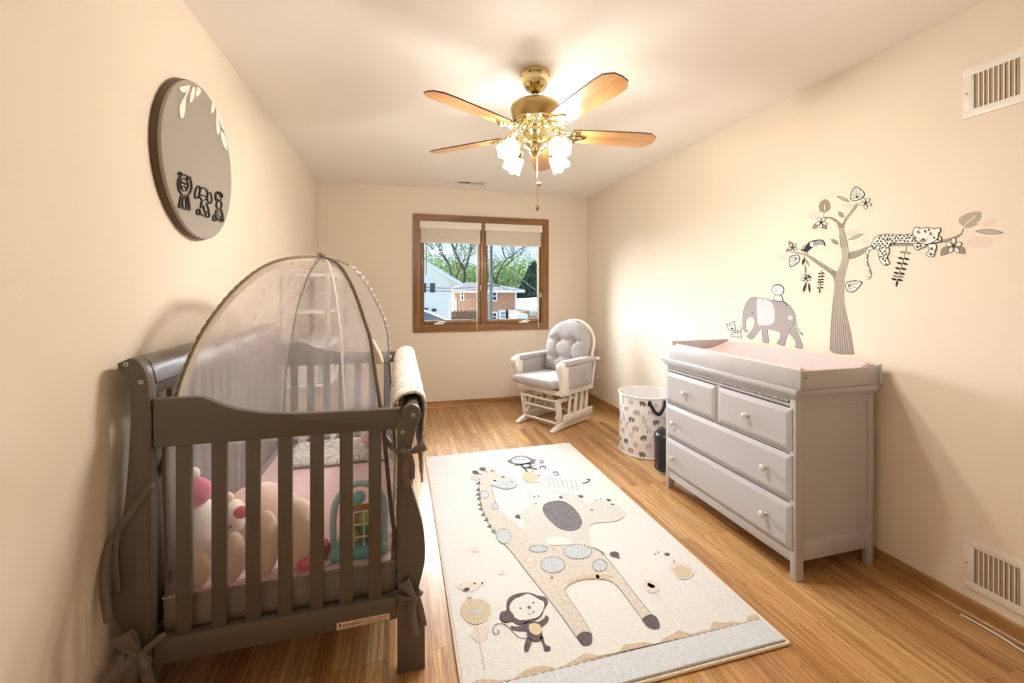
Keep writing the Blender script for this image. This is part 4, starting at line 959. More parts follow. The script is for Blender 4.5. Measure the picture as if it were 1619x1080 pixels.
cp = crom([(-.022, .690), (-.024, .76), (-.030, .83), (-.026, .885), (-.004, .920), (.030, .936), (.062, .932), (.084, .905), (.088, .86), (.082, .78), (.080, .70), (.080, .60)], 4)
g = G(); P = []
for j, p in enumerate(cp):
    row = []
    for i in range(121):
        y = 1.566 + (2.838 - 1.566) * i / 120; w = .0035 * math.sin(i * .9 + j * .25) + .0025 * math.sin(i * 2.3 + j * .5)
        q = Vector((p[0] - .03, p[1] - .84)).normalized()
        k = 1 if j > 8 else .8
        row.append((p[0] + q.x * w * k, y, p[1] + q.y * w * k + (.01 * math.sin(i * .35) if j in (0, len(cp) - 1) else 0)))
    P.append(row)
g.grid(P, CM); o = g.done('crib_rail_cover', loc=(.03, 2.2, .9), angle=80, solid=.008); tag(o, 'white printed padded cover draped over the front rail of the crib', 'rail cover')

# ================================================================== CRIB TENT
tent = thing('crib_tent', 'white netting dome tent with taupe poles over the crib', 'crib tent', (-.36, 2.19, .2))
AP = Vector((-.37, 2.2, 1.467))
def legpts(corner, trace, low):
    c = Vector((corner[0], corner[1], 0)); d = Vector((AP.x, AP.y, 0)) - c; n = Vector((-d.y, d.x, 0)).normalized()
    pts = [pplane(u, v, c, n) for u, v in trace]
    return crom([Vector((corner[0], corner[1], z)) for z in low] + pts + [AP], 4)
NL = legpts((-.698, 1.536), ((260, 711), (268, 665), (278, 627), (286, 599), (299, 566), (315.5, 531), (338, 496.7), (365.6, 463), (399, 433), (432, 414.7), (470, 406)), (.355, .52))
NR = legpts((-.014, 1.536), ((618.7, 801), (608, 690), (602, 643), (593.8, 588), (586.5, 537), (577, 506), (565, 470), (550.4, 438.5), (533.5, 417)), (.355, .43))
FR = legpts((-.034, 2.826), ((620, 640), (615.5, 568.6), (613, 530), (606, 503), (592, 472), (573, 441), (549, 418)), (.355, .50))
FL = legpts((-.690, 2.826), ((449, 650), (451.7, 593), (460, 540), (469.7, 487), (478, 460), (490, 430)), (.355, .50))
def resample(P, n):
    L_ = [0]
    for a, b in zip(P, P[1:]): L_.append(L_[-1] + (b - a).length)
    out = []; j = 0
    for i in range(n + 1):
        s = L_[-1] * i / n
        while j < len(L_) - 2 and L_[j + 1] < s: j += 1
        t = (s - L_[j]) / max(1e-9, L_[j + 1] - L_[j]); out.append(P[j].lerp(P[j + 1], min(1, t)))
    return out
NS = 40
LEG = {k: resample(v, NS) for k, v in dict(NL=NL, NR=NR, FR=FR, FL=FL).items()}
G().tube(LEG['NL'], .006, 'binding', 8).done('tent_pole', tent)
G().tube(LEG['NR'], .006, 'binding', 8).done('tent_pole', tent)
G().tube(LEG['FR'], .005, 'binding', 8).done('tent_pole', tent)
G().tube(LEG['FL'], .005, 'binding', 8).done('tent_pole', tent)
# fabric sleeves: pale puckered sleeve on the near left leg, darker on the near right
def sleeve(L_, a, b, w, m, name, inward, puck=.0):
    g = G(); A = []
    for i in range(a * 4, b * 4 + 1):
        f = i / 4; j = min(int(f), NS - 1); p = L_[j].lerp(L_[j + 1], f - j); d = (L_[j + 1] - L_[max(j - 1, 0)]).normalized()
        n = Vector((AP.x - p.x, AP.y - p.y, 0)); n = (Vector((-.36, 2.2, .6)) - p); n = (n - d * n.dot(d)).normalized()
        bi = d.cross(n).normalized(); pk = puck * math.sin(i * 1.9)
        A.append([p - n * (.007) + bi * pk, p + bi * (.007 + pk), p + n * w * .5 + bi * (.004 - pk), p + n * w + bi * pk])
    g.grid(A, m); return g.done(name, tent, solid=.002, angle=70)
sleeve(LEG['NL'], 12, NS, .026, 'binding_pale', 'pole_sleeve', 1, .0022)
sleeve(LEG['NL'], 1, 12, .014, 'ribbon', 'pole_sleeve', 1, .001)
sleeve(LEG['NR'], 1, NS, .018, 'binding', 'pole_sleeve', 1, .0008)
def panel(a, b, m, name, bulge, s0=0, s1=NS, n=24, t0=0., t1=1.):
    g = G(); P = []
    for i in range(s0, s1 + 1):
        p, q = LEG[a][i], LEG[b][i]; row = []
        for j in range(n + 1):
            t = t0 + (t1 - t0) * j / n; r = p.lerp(q, t); o = Vector((r.x - AP.x, r.y - AP.y, 0))
            o = o.normalized() if o.length > .02 else Vector((0, 0, 0))
            r = r + o * bulge * math.sin(math.pi * t) * math.sin(math.pi * min(1, i / NS)) + o * .004 * math.sin(t * 40 + i * .1) * (1 - i / NS) * math.sin(math.pi * t)
            row.append(r)
        P.append(row)
    g.grid(P, m); return g.done(name, tent, angle=180)
panel('NL', 'NR', 'mesh', 'netting_panel', .03, 12)
panel('NL', 'NR', 'mesh_thin', 'netting_panel', .03, 0, 12)
panel('NR', 'FR', 'mesh_thin', 'netting_panel', -.01)
panel('FL', 'FR', 'mesh_thin', 'netting_panel', .02)
panel('NL', 'FL', 'mesh_side', 'netting_panel', -.01)
# inner door flap tied back along the near right leg, its white hem, roof patch
panel('NL', 'NR', 'mesh_thin', 'door_flap', -.02, 10, NS - 2, 10, .80, .985)
hem = [LEG['NL'][i].lerp(LEG['NR'][i], .80) + Vector((0, .02, 0)) for i in range(8, 37)]
G().tube(hem, .004, 'shelf_board', 6).done('flap_hem', tent)
# crumpled ties along the far right arch, rolled flap, knot
g = G(); A = []
for i in range(0, 61):
    f = 14 + i * 20 / 60; j = int(f); p = LEG['FR'][j].lerp(LEG['FR'][j + 1], f - j)
    z = (.014 if i % 4 < 2 else -.004) + .006 * math.sin(i * 2.7); y = .006 * math.sin(i * 1.7)
    A.append([p + Vector((.002, y - .012, -.006)), p + Vector((z, y, .006)), p + Vector((z * .6, y + .012, .003))])
g.grid(A, 'cushion'); g.done('crumpled_trim', tent, solid=.0015, angle=15)
g = G(); A = []
for w in range(8):
    t = w / 7; q = [py(585 + 7 * t, 535 + 3 * t, 1.84), py(589 + 9 * t, 545 + 6 * t, 1.83 - .02 * math.sin(math.pi * t)), py(592 + 12.5 * t, 560 + 4 * t, 1.82 - .02 * math.sin(math.pi * t)), py(594 + 12.5 * t, 576 - 1 * t, 1.80)]
    A.append(crom(q, 4))
g.grid(A, 'binding_pale'); g.done('rolled_flap', tent, solid=.004, angle=60)
g = G(); g.ell(AP + Vector((0, 0, .004)), (.016, .016, .009), 'binding', nu=12, nv=8); g.tube([AP + Vector((-.015, -.01, .006)), AP + Vector((0, 0, .015)), AP + Vector((.02, .004, .002))], .006, 'binding', 8); g.done('crown_knot', tent)
# base fabric round the mattress
g = G(); base = [(-.705, C0 + .056), (-.018, C0 + .056), (-.018, C1 - .058), (-.705, C1 - .058)]
for a, b in zip(base, base[1:] + base[:1]):
    P = []
    for i in range(31):
        t = i / 30; x, y = a[0] + (b[0] - a[0]) * t, a[1] + (b[1] - a[1]) * t; w = .003 * math.sin(i * 1.1)
        P.append([(x, y - .002 * abs(w), .204), (x, y + w, .27), (x, y, .352 + w * .6)])
    g.grid(P, 'base_fabric')
g.done('base_skirt', tent, solid=.003, angle=60)
G().tube([(x, y, .353) for x, y in base], .005, 'binding_pale', 8, True).done('base_piping', tent)
# ribbons
def face_cam(p): return Vector((p.x, p.y, .0))
def rib(pts, w, name, Y=None, m='ribbon', twist=0):
    P = [py(u, v, y) for u, v, y in pts]
    return strap(P, w, m, face_cam).done(name, tent, solid=.003, angle=60)
def loop(c, tip, w, name):
    """one bow loop: ribbon goes out to the tip and folds back"""
    c, tip = Vector(c), Vector(tip); d = tip - c; up = Vector((d.z, 0, -d.x)).normalized() * w
    g = G(); A = []
    for i in range(15):
        th = 2 * math.pi * i / 14; wf = math.sin(math.pi * min(1, (1 - math.cos(th)) / 2)) ** .6
        f = (1 - math.cos(th)) / 2; ctr = c + d * f + Vector((0, -.014 * math.sin(th) * f - .004, 0))
        A.append([ctr - up * (.15 + .85 * f ** .6), ctr + Vector((0, -.005 * f, 0)), ctr + up * (.15 + .85 * f ** .6)])
    g.grid(A, 'ribbon'); return g.done(name, tent, solid=.002, angle=70)
YR = C0 - .012
rib([(606, 690, 1.53), (616, 704, 1.52), (628, 714, C0 - .004), (640, 716, YR), (648, 716, YR)], .016, 'ribbon_tie')
K = py(646, 716, YR); loop(K, py(673, 703, YR), .016, 'bow_loop'); loop(K, py(634, 708, YR), .010, 'bow_loop')
rib([(645, 717, YR), (643, 735, YR), (641, 752, YR - .004), (643, 769, YR)], .024, 'bow_tail'); rib([(648, 718, YR), (652, 735, YR - .002), (652, 757, YR)], .016, 'bow_tail')
G().ell(K, (.012, .010, .012), 'ribbon', nu=10, nv=8).done('bow_knot', tent)
rib([(625, 934, 1.535), (628, 942, C0 - .003), (640, 946, YR), (655, 944, YR)], .013, 'ribbon_tie')
K = py(656, 943, YR); loop(K, py(640, 918, YR), .016, 'bow_loop'); loop(K, py(666, 932, YR), .010, 'bow_loop')
rib([(654, 945, YR), (651, 965, YR - .004), (653, 985, YR - .004), (657, 1006, YR)], .030, 'bow_tail'); rib([(659, 945, YR), (665, 965, YR - .003), (670, 990, YR)], .022, 'bow_tail')
G().ell(K, (.011, .010, .011), 'ribbon', nu=10, nv=8).done('bow_knot', tent)
rib([(262, 1002, C0 - .003), (245, 1015, YR), (224, 1033, YR)], .018, 'ribbon_tie')
K = py(221, 1034, YR); loop(K, py(193, 1002, YR - .02), .026, 'bow_loop'); loop(K, py(236, 1050, YR), .012, 'bow_loop')
rib([(220, 1036, YR), (205, 1052, YR - .01), (182, 1068, YR - .03), (164, 1086, YR - .05)], .050, 'bow_tail'); rib([(221, 1037, YR), (216, 1055, YR - .006), (205, 1085, YR - .006), (203, 1110, YR)], .030, 'bow_tail'); rib([(223, 1037, YR), (230, 1058, YR - .004), (236, 1085, YR)], .026, 'bow_tail')
G().ell(K, (.013, .011, .013), 'ribbon', nu=10, nv=8).done('bow_knot', tent)
rib([(262, 722, 1.536), (250, 752, 1.535), (238, 770, C0 - .002), (222, 793, C0 - .007), (200, 820, C0 - .008), (184, 843, C0 - .006), (172, 868, C0 - .010), (166, 895, C0 - .03), (164, 930, C0 - .046), (168, 960, C0 - .05), (172, 984, C0 - .05)], .020, 'ribbon_tie')
rib([(186, 838, C0 - .004), (184, 870, C0 - .006), (185, 905, C0 - .006), (187, 936, C0 - .004)], .010, 'bow_tail')

# ================================================================== TOYS AND BLANKET IN THE CRIB
ZM = .346
def pe(g, u, v, Y, ru, rv, m, ry=None):
    """ellipsoid whose outline covers ru x rv pixels at (u, v) when it lies at depth Y; rests on the mattress if it would sink"""
    c = py(u, v, Y); k = (Y / ray(u, v)[1]) / F; r = (ru * k, min(ry or ru * k * .9, Y - 1.556), rv * k)
    if c.z - r[2] < ZM: c.z = ZM + r[2]
    g.ell(c, r, m, nu=24, nv=16); return c
t = thing('plush_doll', 'white plush doll in a pink pompom hat, left end of the crib', 'plush toy', tuple(py(315, 850, 1.64))[:2] + (ZM,))
g = G(); pe(g, 324, 848, 1.64, 30, 56, 'plush_white', .075); g.done('body', t)
g = G(); pe(g, 316, 905, 1.572, 15, 28, 'plush_cream', .022); g.done('leg', t)
g = G(); pe(g, 298, 884, 1.60, 11, 36, 'plush_white', .025); g.done('arm', t)
g = G(); pe(g, 312, 778, 1.64, 20, 22, 'plush_pink', .04); g.done('hat', t)
g = G(); pe(g, 305, 750, 1.63, 10, 11, 'plush_white'); g.done('pompom', t)
g = G(); pe(g, 303, 893, 1.585, 10, 14, 'maroon', .01); g.done('shoe', t)
t = thing('plush_bear', 'cream plush bear with a coral bow lying along the near end of the crib', 'plush toy', tuple(py(410, 850, 1.66))[:2] + (ZM,))
g = G(); pe(g, 412, 848, 1.72, 58, 55, 'plush_cream', .075); g.done('body', t)
g = G(); c = pe(g, 370, 818, 1.645, 17, 28, 'plush_white', .04); hd = g.done('head', t)
g = G(); g.tube([py(357, 838, 1.606), py(362, 835, 1.603), py(367, 831, 1.603)], .0025, 'ink', 6); g.done('mouth', hd)
g = G(); pe(g, 360, 787, 1.65, 9, 9, 'plush_cream', .012); g.done('ear', hd)
g = G(); pe(g, 381, 810, 1.60, 11, 10, 'plush_coral', .014); pe(g, 398, 803, 1.61, 10, 9, 'plush_coral', .012); g.done('bow', t)
g = G(); pe(g, 371, 885, 1.58, 15, 38, 'plush_cream', .03); g.done('leg', t)
g = G(); pe(g, 422, 870, 1.585, 18, 50, 'plush_cream', .035); g.done('leg', t)
g = G(); pe(g, 472, 868, 1.60, 27, 54, 'plush_cream', .05); g.done('arm', t)
g = G(); pe(g, 482, 914, 1.57, 12, 10, 'plush_coral', .014); g.done('shoe', t)
# activity toy: an arched turquoise frame with a barred window, beads and a ball
c = py(568, 900, 1.62); AX, AY = c.x, 1.625
t = thing('activity_toy', 'turquoise arched baby activity toy with beads behind white bars', 'toy', (AX, AY, ZM))
g = G(); g.box((AX - .095, AY - .045, ZM), (AX + .095, AY + .045, ZM + .040), 'turq', .012); g.done('base', t)
arch = [(AX - .088, AY, ZM + .03), (AX - .090, AY, ZM + .12)] + [(AX - .088 * math.cos(q), AY, ZM + .15 + .105 * math.sin(q)) for q in [math.pi * i / 14 for i in range(15)]] + [(AX + .090, AY, ZM + .12), (AX + .088, AY, ZM + .03)]
G().tube(crom(arch, 2), .012, 'turq_pale', 12).done('arch_frame', t)
g = G()
for x in (-.055, -.018, .018, .055): g.tube([(AX + x, AY - .03, ZM + .035), (AX + x, AY - .03, ZM + .165)], .0035, 'toy_white', 8)
for z in (.075, .12, .165): g.tube([(AX - .06, AY - .03, ZM + z), (AX + .06, AY - .03, ZM + z)], .0035, 'toy_white', 8)
g.done('window_bars', t)
G().box((AX - .070, AY + .014, ZM + .04), (AX + .070, AY + .022, ZM + .17), 'amber', .004).done('back_plate', t)
G().ell((AX - .002, AY - .01, ZM + .207), .024, 'turq').done('ball', t)
for x, z, r, m in ((-.052, .062, .020, 'lime'), (-.018, .068, .022, 'yellow'), (.022, .125, .024, 'lime'), (.058, .060, .017, 'turq'), (-.045, .12, .015, 'amber')):
    G().ell((AX + x, AY - .004, ZM + z), r, m).done('bead', t)
G().box((AX + .004, AY - .018, ZM + .076), (AX + .036, AY + .012, ZM + .112), 'green', .004).done('block', t)
c = py(512, 885, 1.60); t = thing('teether_toy', 'small maroon and pink cloth toy on a white ring beside the turquoise toy', 'toy', (c.x, 1.60, ZM))
g = G(); g.ell((c.x, 1.60, ZM + .045), (.022, .02, .034), 'maroon'); g.done('body', t)
g = G(); g.ell((c.x + .004, 1.592, ZM + .074), (.013, .012, .014), 'plush_pink'); g.done('tuft', t)
g = G(); g.tube([(c.x + .026 * math.cos(q), 1.60 + .026 * math.sin(q), ZM + .008) for q in [2 * math.pi * i / 20 for i in range(20)]], .0075, 'toy_white', 8, True); g.done('ring', t)
# folded quilt at the far end of the mattress
def quilt_mat():
    m = mat('quilt_print', (236, 230, 224), .9, sheen=.2); nt = m.node_tree; b = nt.nodes['Principled BSDF']; tc = [q for q in nt.nodes if q.type == 'TEX_COORD'][0]
    v = nt.nodes.new('ShaderNodeTexVoronoi'); v.feature = 'DISTANCE_TO_EDGE'; v.inputs['Scale'].default_value = 22; r = nt.nodes.new('ShaderNodeValToRGB'); r.color_ramp.elements[0].position = .02; r.color_ramp.elements[0].color = s2l((176, 168, 170)); r.color_ramp.elements[1].position = .06; r.color_ramp.elements[1].color = s2l((238, 232, 226))
    nt.links.new(tc.outputs['Object'], v.inputs['Vector']); nt.links.new(v.outputs['Distance'], r.inputs['Fac']); nt.links.new(r.outputs['Color'], b.inputs['Base Color']); return m
QM = quilt_mat()
g = G(); x0, x1, y0, y1 = -.60, -.055, 2.47, 2.80; P = []
for i in range(41):
    a = i / 40; row = []
    for j in range(21):
        b = j / 20; e = min(1, min(a, 1 - a) / .05, min(b, 1 - b) / .08); z = ZM + .002 + (.030 + .006 * math.sin(a * 9 + b * 4) + .010 * b) * math.sqrt(max(0, 1 - (1 - e) ** 2))
        row.append((x0 + (x1 - x0) * a + .01 * math.sin(b * 6), y0 + (y1 - y0) * b + .008 * math.sin(a * 11), z))
    P.append(row)
g.grid(P, QM); o = g.done('folded_quilt', loc=((x0 + x1) / 2, 2.63, ZM), angle=80, solid=.004); tag(o, 'white quilted blanket folded at the far end of the crib mattress', 'blanket')
o = G().tube(crom([(x, 2.466 + .008 * math.sin((x - x0) / (x1 - x0) * 11), ZM + .006) for x in [x0 + .01 + i * .0525 for i in range(11)]], 3), .005, 'pr_grey', 8).done('quilt_binding', None); 
q_ = bpy.data.objects['folded_quilt']; o.data.transform(Matrix.Translation(-q_.location)); o.parent = q_
o = G().ell((-.145, 2.62, ZM + .083), (.075, .07, .035), mat('lilac_print', (214, 206, 214), .9, var=(26, (226, 150, 160)))).done('small_pillow', loc=(-.145, 2.62, ZM + .04)); tag(o, 'small lilac floral pillow lying on the quilt', 'pillow')

# ================================================================== SHELF BEHIND THE CRIB
SX0, SX1, SY0, SY1 = -.812, -.49, 3.30, 4.36
sh = thing('shelving_unit', 'pale open shelving unit along the left wall behind the crib', 'shelf', (-.65, 3.83, 0))
for x in (SX0, SX1 - .034):
    for y in (SY0, SY1 - .034): G().box((x, y, 0), (x + .034, y + .034, 1.44), 'shelf_post', .003).done('post', sh)
for z in (.14, .60, .885, 1.135, 1.405): G().box((SX0 + .003, SY0 + .003, z), (SX1 - .003, SY1 - .003, z + .018), 'shelf_board', .003).done('board', sh)
def bin_(name, x0, y0, x1, y1, z, h, m, label, cat, grp=None):
    g = G(); w = .006
    g.box((x0, y0, z), (x1, y1, z + w), m, .001).box((x0, y0, z), (x0 + w, y1, z + h), m, .002).box((x1 - w, y0, z), (x1, y1, z + h), m, .002).box((x0, y0, z), (x1, y0 + w, z + h), m, .002).box((x0, y1 - w, z), (x1, y1, z + h), m, .002)
    return tag(g.done(name, loc=((x0 + x1) / 2, (y0 + y1) / 2, z)), label, cat, grp)
bin_('storage_box', -.79, 3.36, -.53, 3.68, .6185, .17, 'shelf_board', 'white open storage box at the near end of a shelf behind the crib', 'box')
bin_('storage_box', -.79, 3.86, -.53, 4.18, .6185, .15, 'shelf_board', 'white open storage box at the far end of a shelf behind the crib', 'box')
t = thing('picture_frame', 'small dark picture frame with a white edge standing on the shelf behind the crib', 'picture frame', (-.60, 3.66, 1.1535))
G().box((-.66, 3.66, 1.1535), (-.575, 3.69, 1.29), 'shelf_post', .002).done('frame', t); G().box((-.573, 3.658, 1.1535), (-.55, 3.694, 1.29), 'shelf_board', .002).done('edge', t)

# ================================================================== ROUND PLAQUE ON THE LEFT WALL
PX = -.786
pc = px(309.5, 253, PX)
PYc, PZc = 2.035, 1.832
pa, pb = px(250.6, 235, PX), px(368.3, 268, PX); PYc = (pa.y + pb.y) / 2; PR = (pb.y - pa.y) / 2; PZc = (px(309, 133, PX).z + px(326, 374.5, PX).z) / 2; PRz = (px(309, 133, PX).z - px(326, 374.5, PX).z) / 2; PR = (PR + PRz) / 2
plq = thing('wall_plaque', 'round taupe wooden plaque with dark rim and animal cutouts on the left wall', 'wall plaque', (XL, PYc, PZc))
rx = T((XL, PYc, PZc)) @ Matrix.Rotation(R(90), 4, 'Y')
G().lathe([(.0, .0), (PR - .004, .0), (PR, .004), (PR, .022), (PR - .002, .024), (.0, .024)], 'plaque_rim', 72, rx).done('back_disc', plq, angle=30)
G().lathe([(.0, .024), (PR - .003, .024), (PR - .003, .034), (PR - .005, .036), (.0, .036)], 'plaque_face', 72, rx).done('face_disc', plq, angle=30)
def plate(pts, m, h, name, smooth=4, mapX=PX):
    P = [px(220 + x / 3.857, 110 + y / 3.857, mapX) for x, y in (crom(pts, smooth, True) if smooth else pts)]
    # keep inside the disc
    Q = []
    for p in P:
        d = Vector((p.y - PYc, p.z - PZc))
        if d.length > PR - .004: d = d.normalized() * (PR - .004)
        Q.append(Vector((mapX, PYc + d.x, PZc + d.y)))
    g = G(); g.prism(Q, (h, 0, 0), m); return g.done(name, plq, angle=30)
for pts in (((235, 112), (262, 98), (303, 96), (290, 120), (270, 138), (248, 135)),
            ((262, 172), (280, 135), (300, 104), (296, 125), (275, 170), (271, 235), (262, 285), (248, 295), (238, 270), (240, 215)),
            ((318, 106), (332, 112), (328, 160), (315, 190), (300, 200), (300, 165), (310, 130)),
            ((345, 105), (368, 128), (352, 158), (336, 158)),
            ((436, 200), (452, 225), (445, 255), (430, 260)),
            ((462, 232), (468, 250), (478, 320), (484, 365), (476, 395), (466, 385), (460, 320), (462, 270)),
            ((470, 250), (490, 290), (510, 360), (496, 350), (478, 300)),
            ((490, 375), (508, 395), (522, 430), (528, 490), (510, 470), (494, 425))):
    plate(pts, 'plaque_white', .006, 'leaf_cutout')
class PD(Draw):
    def line(s, pts, w, *a, **k): return Draw.line(s, pts, w * .74, *a, **k)
def pmap(u, v, o): return px(u, v, PX) + Vector((o, 0, 0))
def fig(name, draw):
    D = PD(pmap, 220, 110, 3.857, .0004); draw(D)
    bmesh.ops.recalc_face_normals(D.g.bm, faces=D.g.bm.faces[:])
    r = bmesh.ops.extrude_face_region(D.g.bm, geom=D.g.bm.faces[:])
    for v in [e for e in r['geom'] if isinstance(e, bmesh.types.BMVert)]: v.co.x += .005
    return D.done(name, plq)
K = 'plaque_black'
def lion(D):
    D.line([(240, 660), (232, 690), (236, 730), (255, 762), (280, 768), (302, 755), (314, 720), (310, 680), (300, 660), (280, 645), (262, 640)], 9, K, 0, 4, True)
    D.ell(268, 702, 24, 40, None, 0, -6, ring=(K, 6)); D.ell(262, 690, 6, 7, K, 0); D.ell(279, 697, 6, 7, K, 0)
    D.line([(252, 725), (258, 712), (270, 712), (282, 725), (284, 740)], 7, K, 0).ell(242, 634, 8, 9, None, 0, ring=(K, 6)).ell(298, 662, 10, 10, None, 0, ring=(K, 6))
    D.line([(250, 770), (244, 810), (236, 838)], 12, K, 0).line([(292, 770), (298, 810), (302, 855)], 14, K, 0).line([(262, 775), (258, 815), (262, 845)], 6, K, 0).line([(276, 775), (282, 820), (280, 850)], 6, K, 0)
    D.line([(234, 835), (255, 842), (280, 850), (304, 856)], 14, K, 0)
def elep(D):
    D.ell(387, 760, 25, 38, None, 0, 0, ring=(K, 6)).ell(350, 748, 14, 40, None, 0, 12, ring=(K, 6)).ell(424, 783, 13, 36, None, 0, -4, ring=(K, 6))
    D.ell(378, 766, 4, 5, K, 0).ell(396, 772, 4, 5, K, 0).line([(376, 800), (378, 825), (370, 845), (372, 812)], 7, K, 0).line([(374, 722), (386, 718), (396, 726)], 7, K, 0)
    D.line([(405, 815), (418, 850), (420, 880)], 8, K, 0).ell(356, 868, 11, 18, None, 0, 0, ring=(K, 7)).ell(412, 884, 11, 18, None, 0, 0, ring=(K, 7)).line([(362, 850), (372, 880), (398, 895)], 8, K, 0).line([(388, 830), (392, 860), (402, 880)], 6, K, 0)
def zebra(D):
    D.ell(482, 825, 16, 26, None, 0, 0, ring=(K, 7)).line([(466, 800), (462, 770), (470, 748), (490, 760), (500, 775)], 12, K, 0).ell(478, 752, 12, 10, K, 0).ell(496, 768, 9, 16, K, 0)
    D.line([(470, 785), (484, 800), (496, 790)], 6, K, 0).line([(468, 855), (462, 885), (470, 915), (500, 922)], 9, K, 0).line([(494, 850), (504, 880), (506, 920)], 9, K, 0).ell(456, 905, 10, 20, None, 0, 0, ring=(K, 7)).ell(500, 915, 9, 14, None, 0, 0, ring=(K, 7))
    for k in range(4): D.line([(474, 862 + k * 14), (494, 868 + k * 14)], 6, K, 0)
fig('lion_cutout', lion); fig('elephant_cutout', elep); fig('zebra_cutout', zebra)

# ================================================================== WALL STICKERS ON THE RIGHT WALL
def wmap(u, v, o): return px(u, v, XR) + Vector((-o, 0, 0))
def st(name, label, draw, fr=(1220, 280, 3.6), base=0, cat='wall sticker', group=None):
    D = Draw(lambda u, v, o: wmap(u, v, o + base * .0004), fr[0], fr[1], fr[2], .0004); draw(D)
    r_ = bmesh.ops.extrude_face_region(D.g.bm, geom=D.g.bm.faces[:], use_keep_orig=True)
    for v in r_['geom']:
        if isinstance(v, bmesh.types.BMVert): v.co.x = XR + .0003
    cs = [v.co for v in D.g.bm.verts]; c = sum(cs, Vector()) / len(cs); c.x = XR
    return tag(D.done(name, loc=c), label, cat, group)
trunk = [(332, 985), (350, 1001), (385, 1008), (430, 1010), (470, 1008), (468, 985), (455, 900), (438, 825), (430, 790), (420, 730), (415, 690), (415, 620), (418, 570), (430, 520), (440, 470), (439, 420), (432, 370), (422, 330), (413, 285), (430, 245), (455, 210), (480, 180), (493, 158), (490, 150), (470, 165), (440, 205), (418, 235), (404, 262), (392, 262), (375, 245), (340, 228), (298, 226), (300, 235), (345, 240), (372, 265), (386, 305), (386, 345), (392, 390), (400, 440), (394, 490), (374, 535), (340, 522), (280, 485), (215, 445), (140, 427), (136, 436), (190, 446), (250, 490), (310, 532), (345, 562), (356, 592), (356, 640), (345, 740), (336, 850), (331, 960)]
def tree(D):
    D.poly(trunk, 'd_trunk', 0, 3)
    D.poly([(443, 428), (480, 421), (520, 406), (570, 388), (640, 380), (700, 376), (760, 377), (820, 374), (900, 368), (960, 358), (1020, 347), (1060, 330), (1085, 316), (1080, 332), (1050, 350), (1015, 364), (950, 378), (880, 388), (820, 393), (700, 394), (640, 398), (580, 410), (540, 425), (510, 445), (445, 469)], 'd_trunk', 0, 2)
    for k in range(9):
        f = (k + .5) / 9
        pts = [(336 + 130 * f, 1000), (338 + 112 * f, 900), (346 + 85 * f, 800), (356 + 62 * f, 690), (358 + 58 * f, 600), (372 + 56 * f, 535), (398 + 38 * f, 470), (396 + 40 * f, 400), (388 + 34 * f, 340), (388 + 24 * f, 290)]
        D.line(pts[:10 if k % 2 else 8], 3.6 if k % 2 else 2.6, 'd_stripe', 1)
    for a, b in (((345, 240), (390, 300)), ((320, 231), (378, 262)), ((415, 270), (488, 158)), ((418, 258), (470, 172)), ((408, 285), (440, 222))): D.line([a, ((a[0] + b[0]) / 2 - 3, (a[1] + b[1]) / 2 - 4), b], 2.6, 'd_stripe', 1)
    for i in range(14): x = 150 + i * 14.5; y = 430 + max(0, x - 190) * .60 + 4; D.line([(x + 3, y - 5), (x - 2, y + 8 + i * .5)], 3, 'd_stripe', 1, 0)
    for i in range(10): x = 455 + i * 12; D.line([(x, 424 - i * 4), (x + 2, 462 - i * 5.2)], 3.2, 'd_stripe', 1, 0)
    for i in range(12): D.line([(690 + i * 10, 378), (688 + i * 10, 392)], 3, 'd_stripe', 1, 0)
    for i in range(12): x = 970 + i * 9.5; D.line([(x, 357 - i * 3.0), (x + 2, 370 - i * 3.2)], 2.6, 'd_stripe', 1, 0)
st('tree_decal', 'tall grey striped tree sticker with long branches above the dresser', tree)
# --- blush blots behind the leaves
for i, (x, y, a, b, ro, lab) in enumerate(((240, 215, 36, 28, 0, 'pale pink leaf blot sticker left of the round grey leaf'), (72, 455, 42, 24, -10, 'pale pink leaf blot sticker below the left branch tip'), (1185, 370, 76, 34, 0, 'large pale pink blot sticker below the slim leaf at the right branch tip'), (1240, 258, 48, 14, -25, 'slim pale pink blot sticker above the slim leaf at right'), (440, 160, 26, 12, 0, 'small pale pink blot sticker under the top slim leaf'), (540, 368, 26, 18, 30, 'small pale pink blot sticker at the leopard tail end of the branch'), (465, 318, 40, 14, -8, 'slim pale pink blot sticker above the slim leaf right of the trunk'))):
    st('leaf_decal', lab, lambda D: D.ell(x, y, a, b, 'd_blush', 0, ro))
# --- leaves
def heart(pts, stem, veins): 
    def f(D):
        D.poly(pts, 'd_white', 0); D.line(pts, 4.4, 'd_black', 1, 4, True)
        for v in veins: D.line([stem, v], 2.8, 'd_black', 1, 0)
    return f
st('leaf_decal', 'black outlined heart shaped leaf sticker at the top of the tree', heart([(480, 55), (505, 68), (528, 92), (522, 115), (500, 126), (470, 136), (452, 125), (452, 100), (462, 75)], (487, 118), ((480, 57), (465, 78), (455, 100), (456, 124), (522, 90), (524, 110), (506, 72))), base=2)
st('leaf_decal', 'black outlined heart shaped leaf sticker hanging below the toucan branch tip', heart([(107, 510), (103, 478), (108, 455), (128, 446), (150, 446), (161, 460), (156, 482), (135, 498)], (143, 462), ((108, 507), (104, 480), (110, 456), (158, 470), (138, 495), (130, 447))), base=2)
st('leaf_decal', 'black outlined heart shaped leaf sticker right of the trunk', heart([(515, 598), (500, 622), (485, 640), (460, 655), (432, 648), (422, 622), (430, 600), (470, 590)], (438, 618), ((513, 599), (490, 632), (462, 652), (436, 645), (450, 594), (480, 592))), base=2)
def blob(pts, m, stem=None):
    def f(D):
        D.poly(pts, m, 0)
        if stem: D.line(stem, 3, 'd_white', 1)
    return f
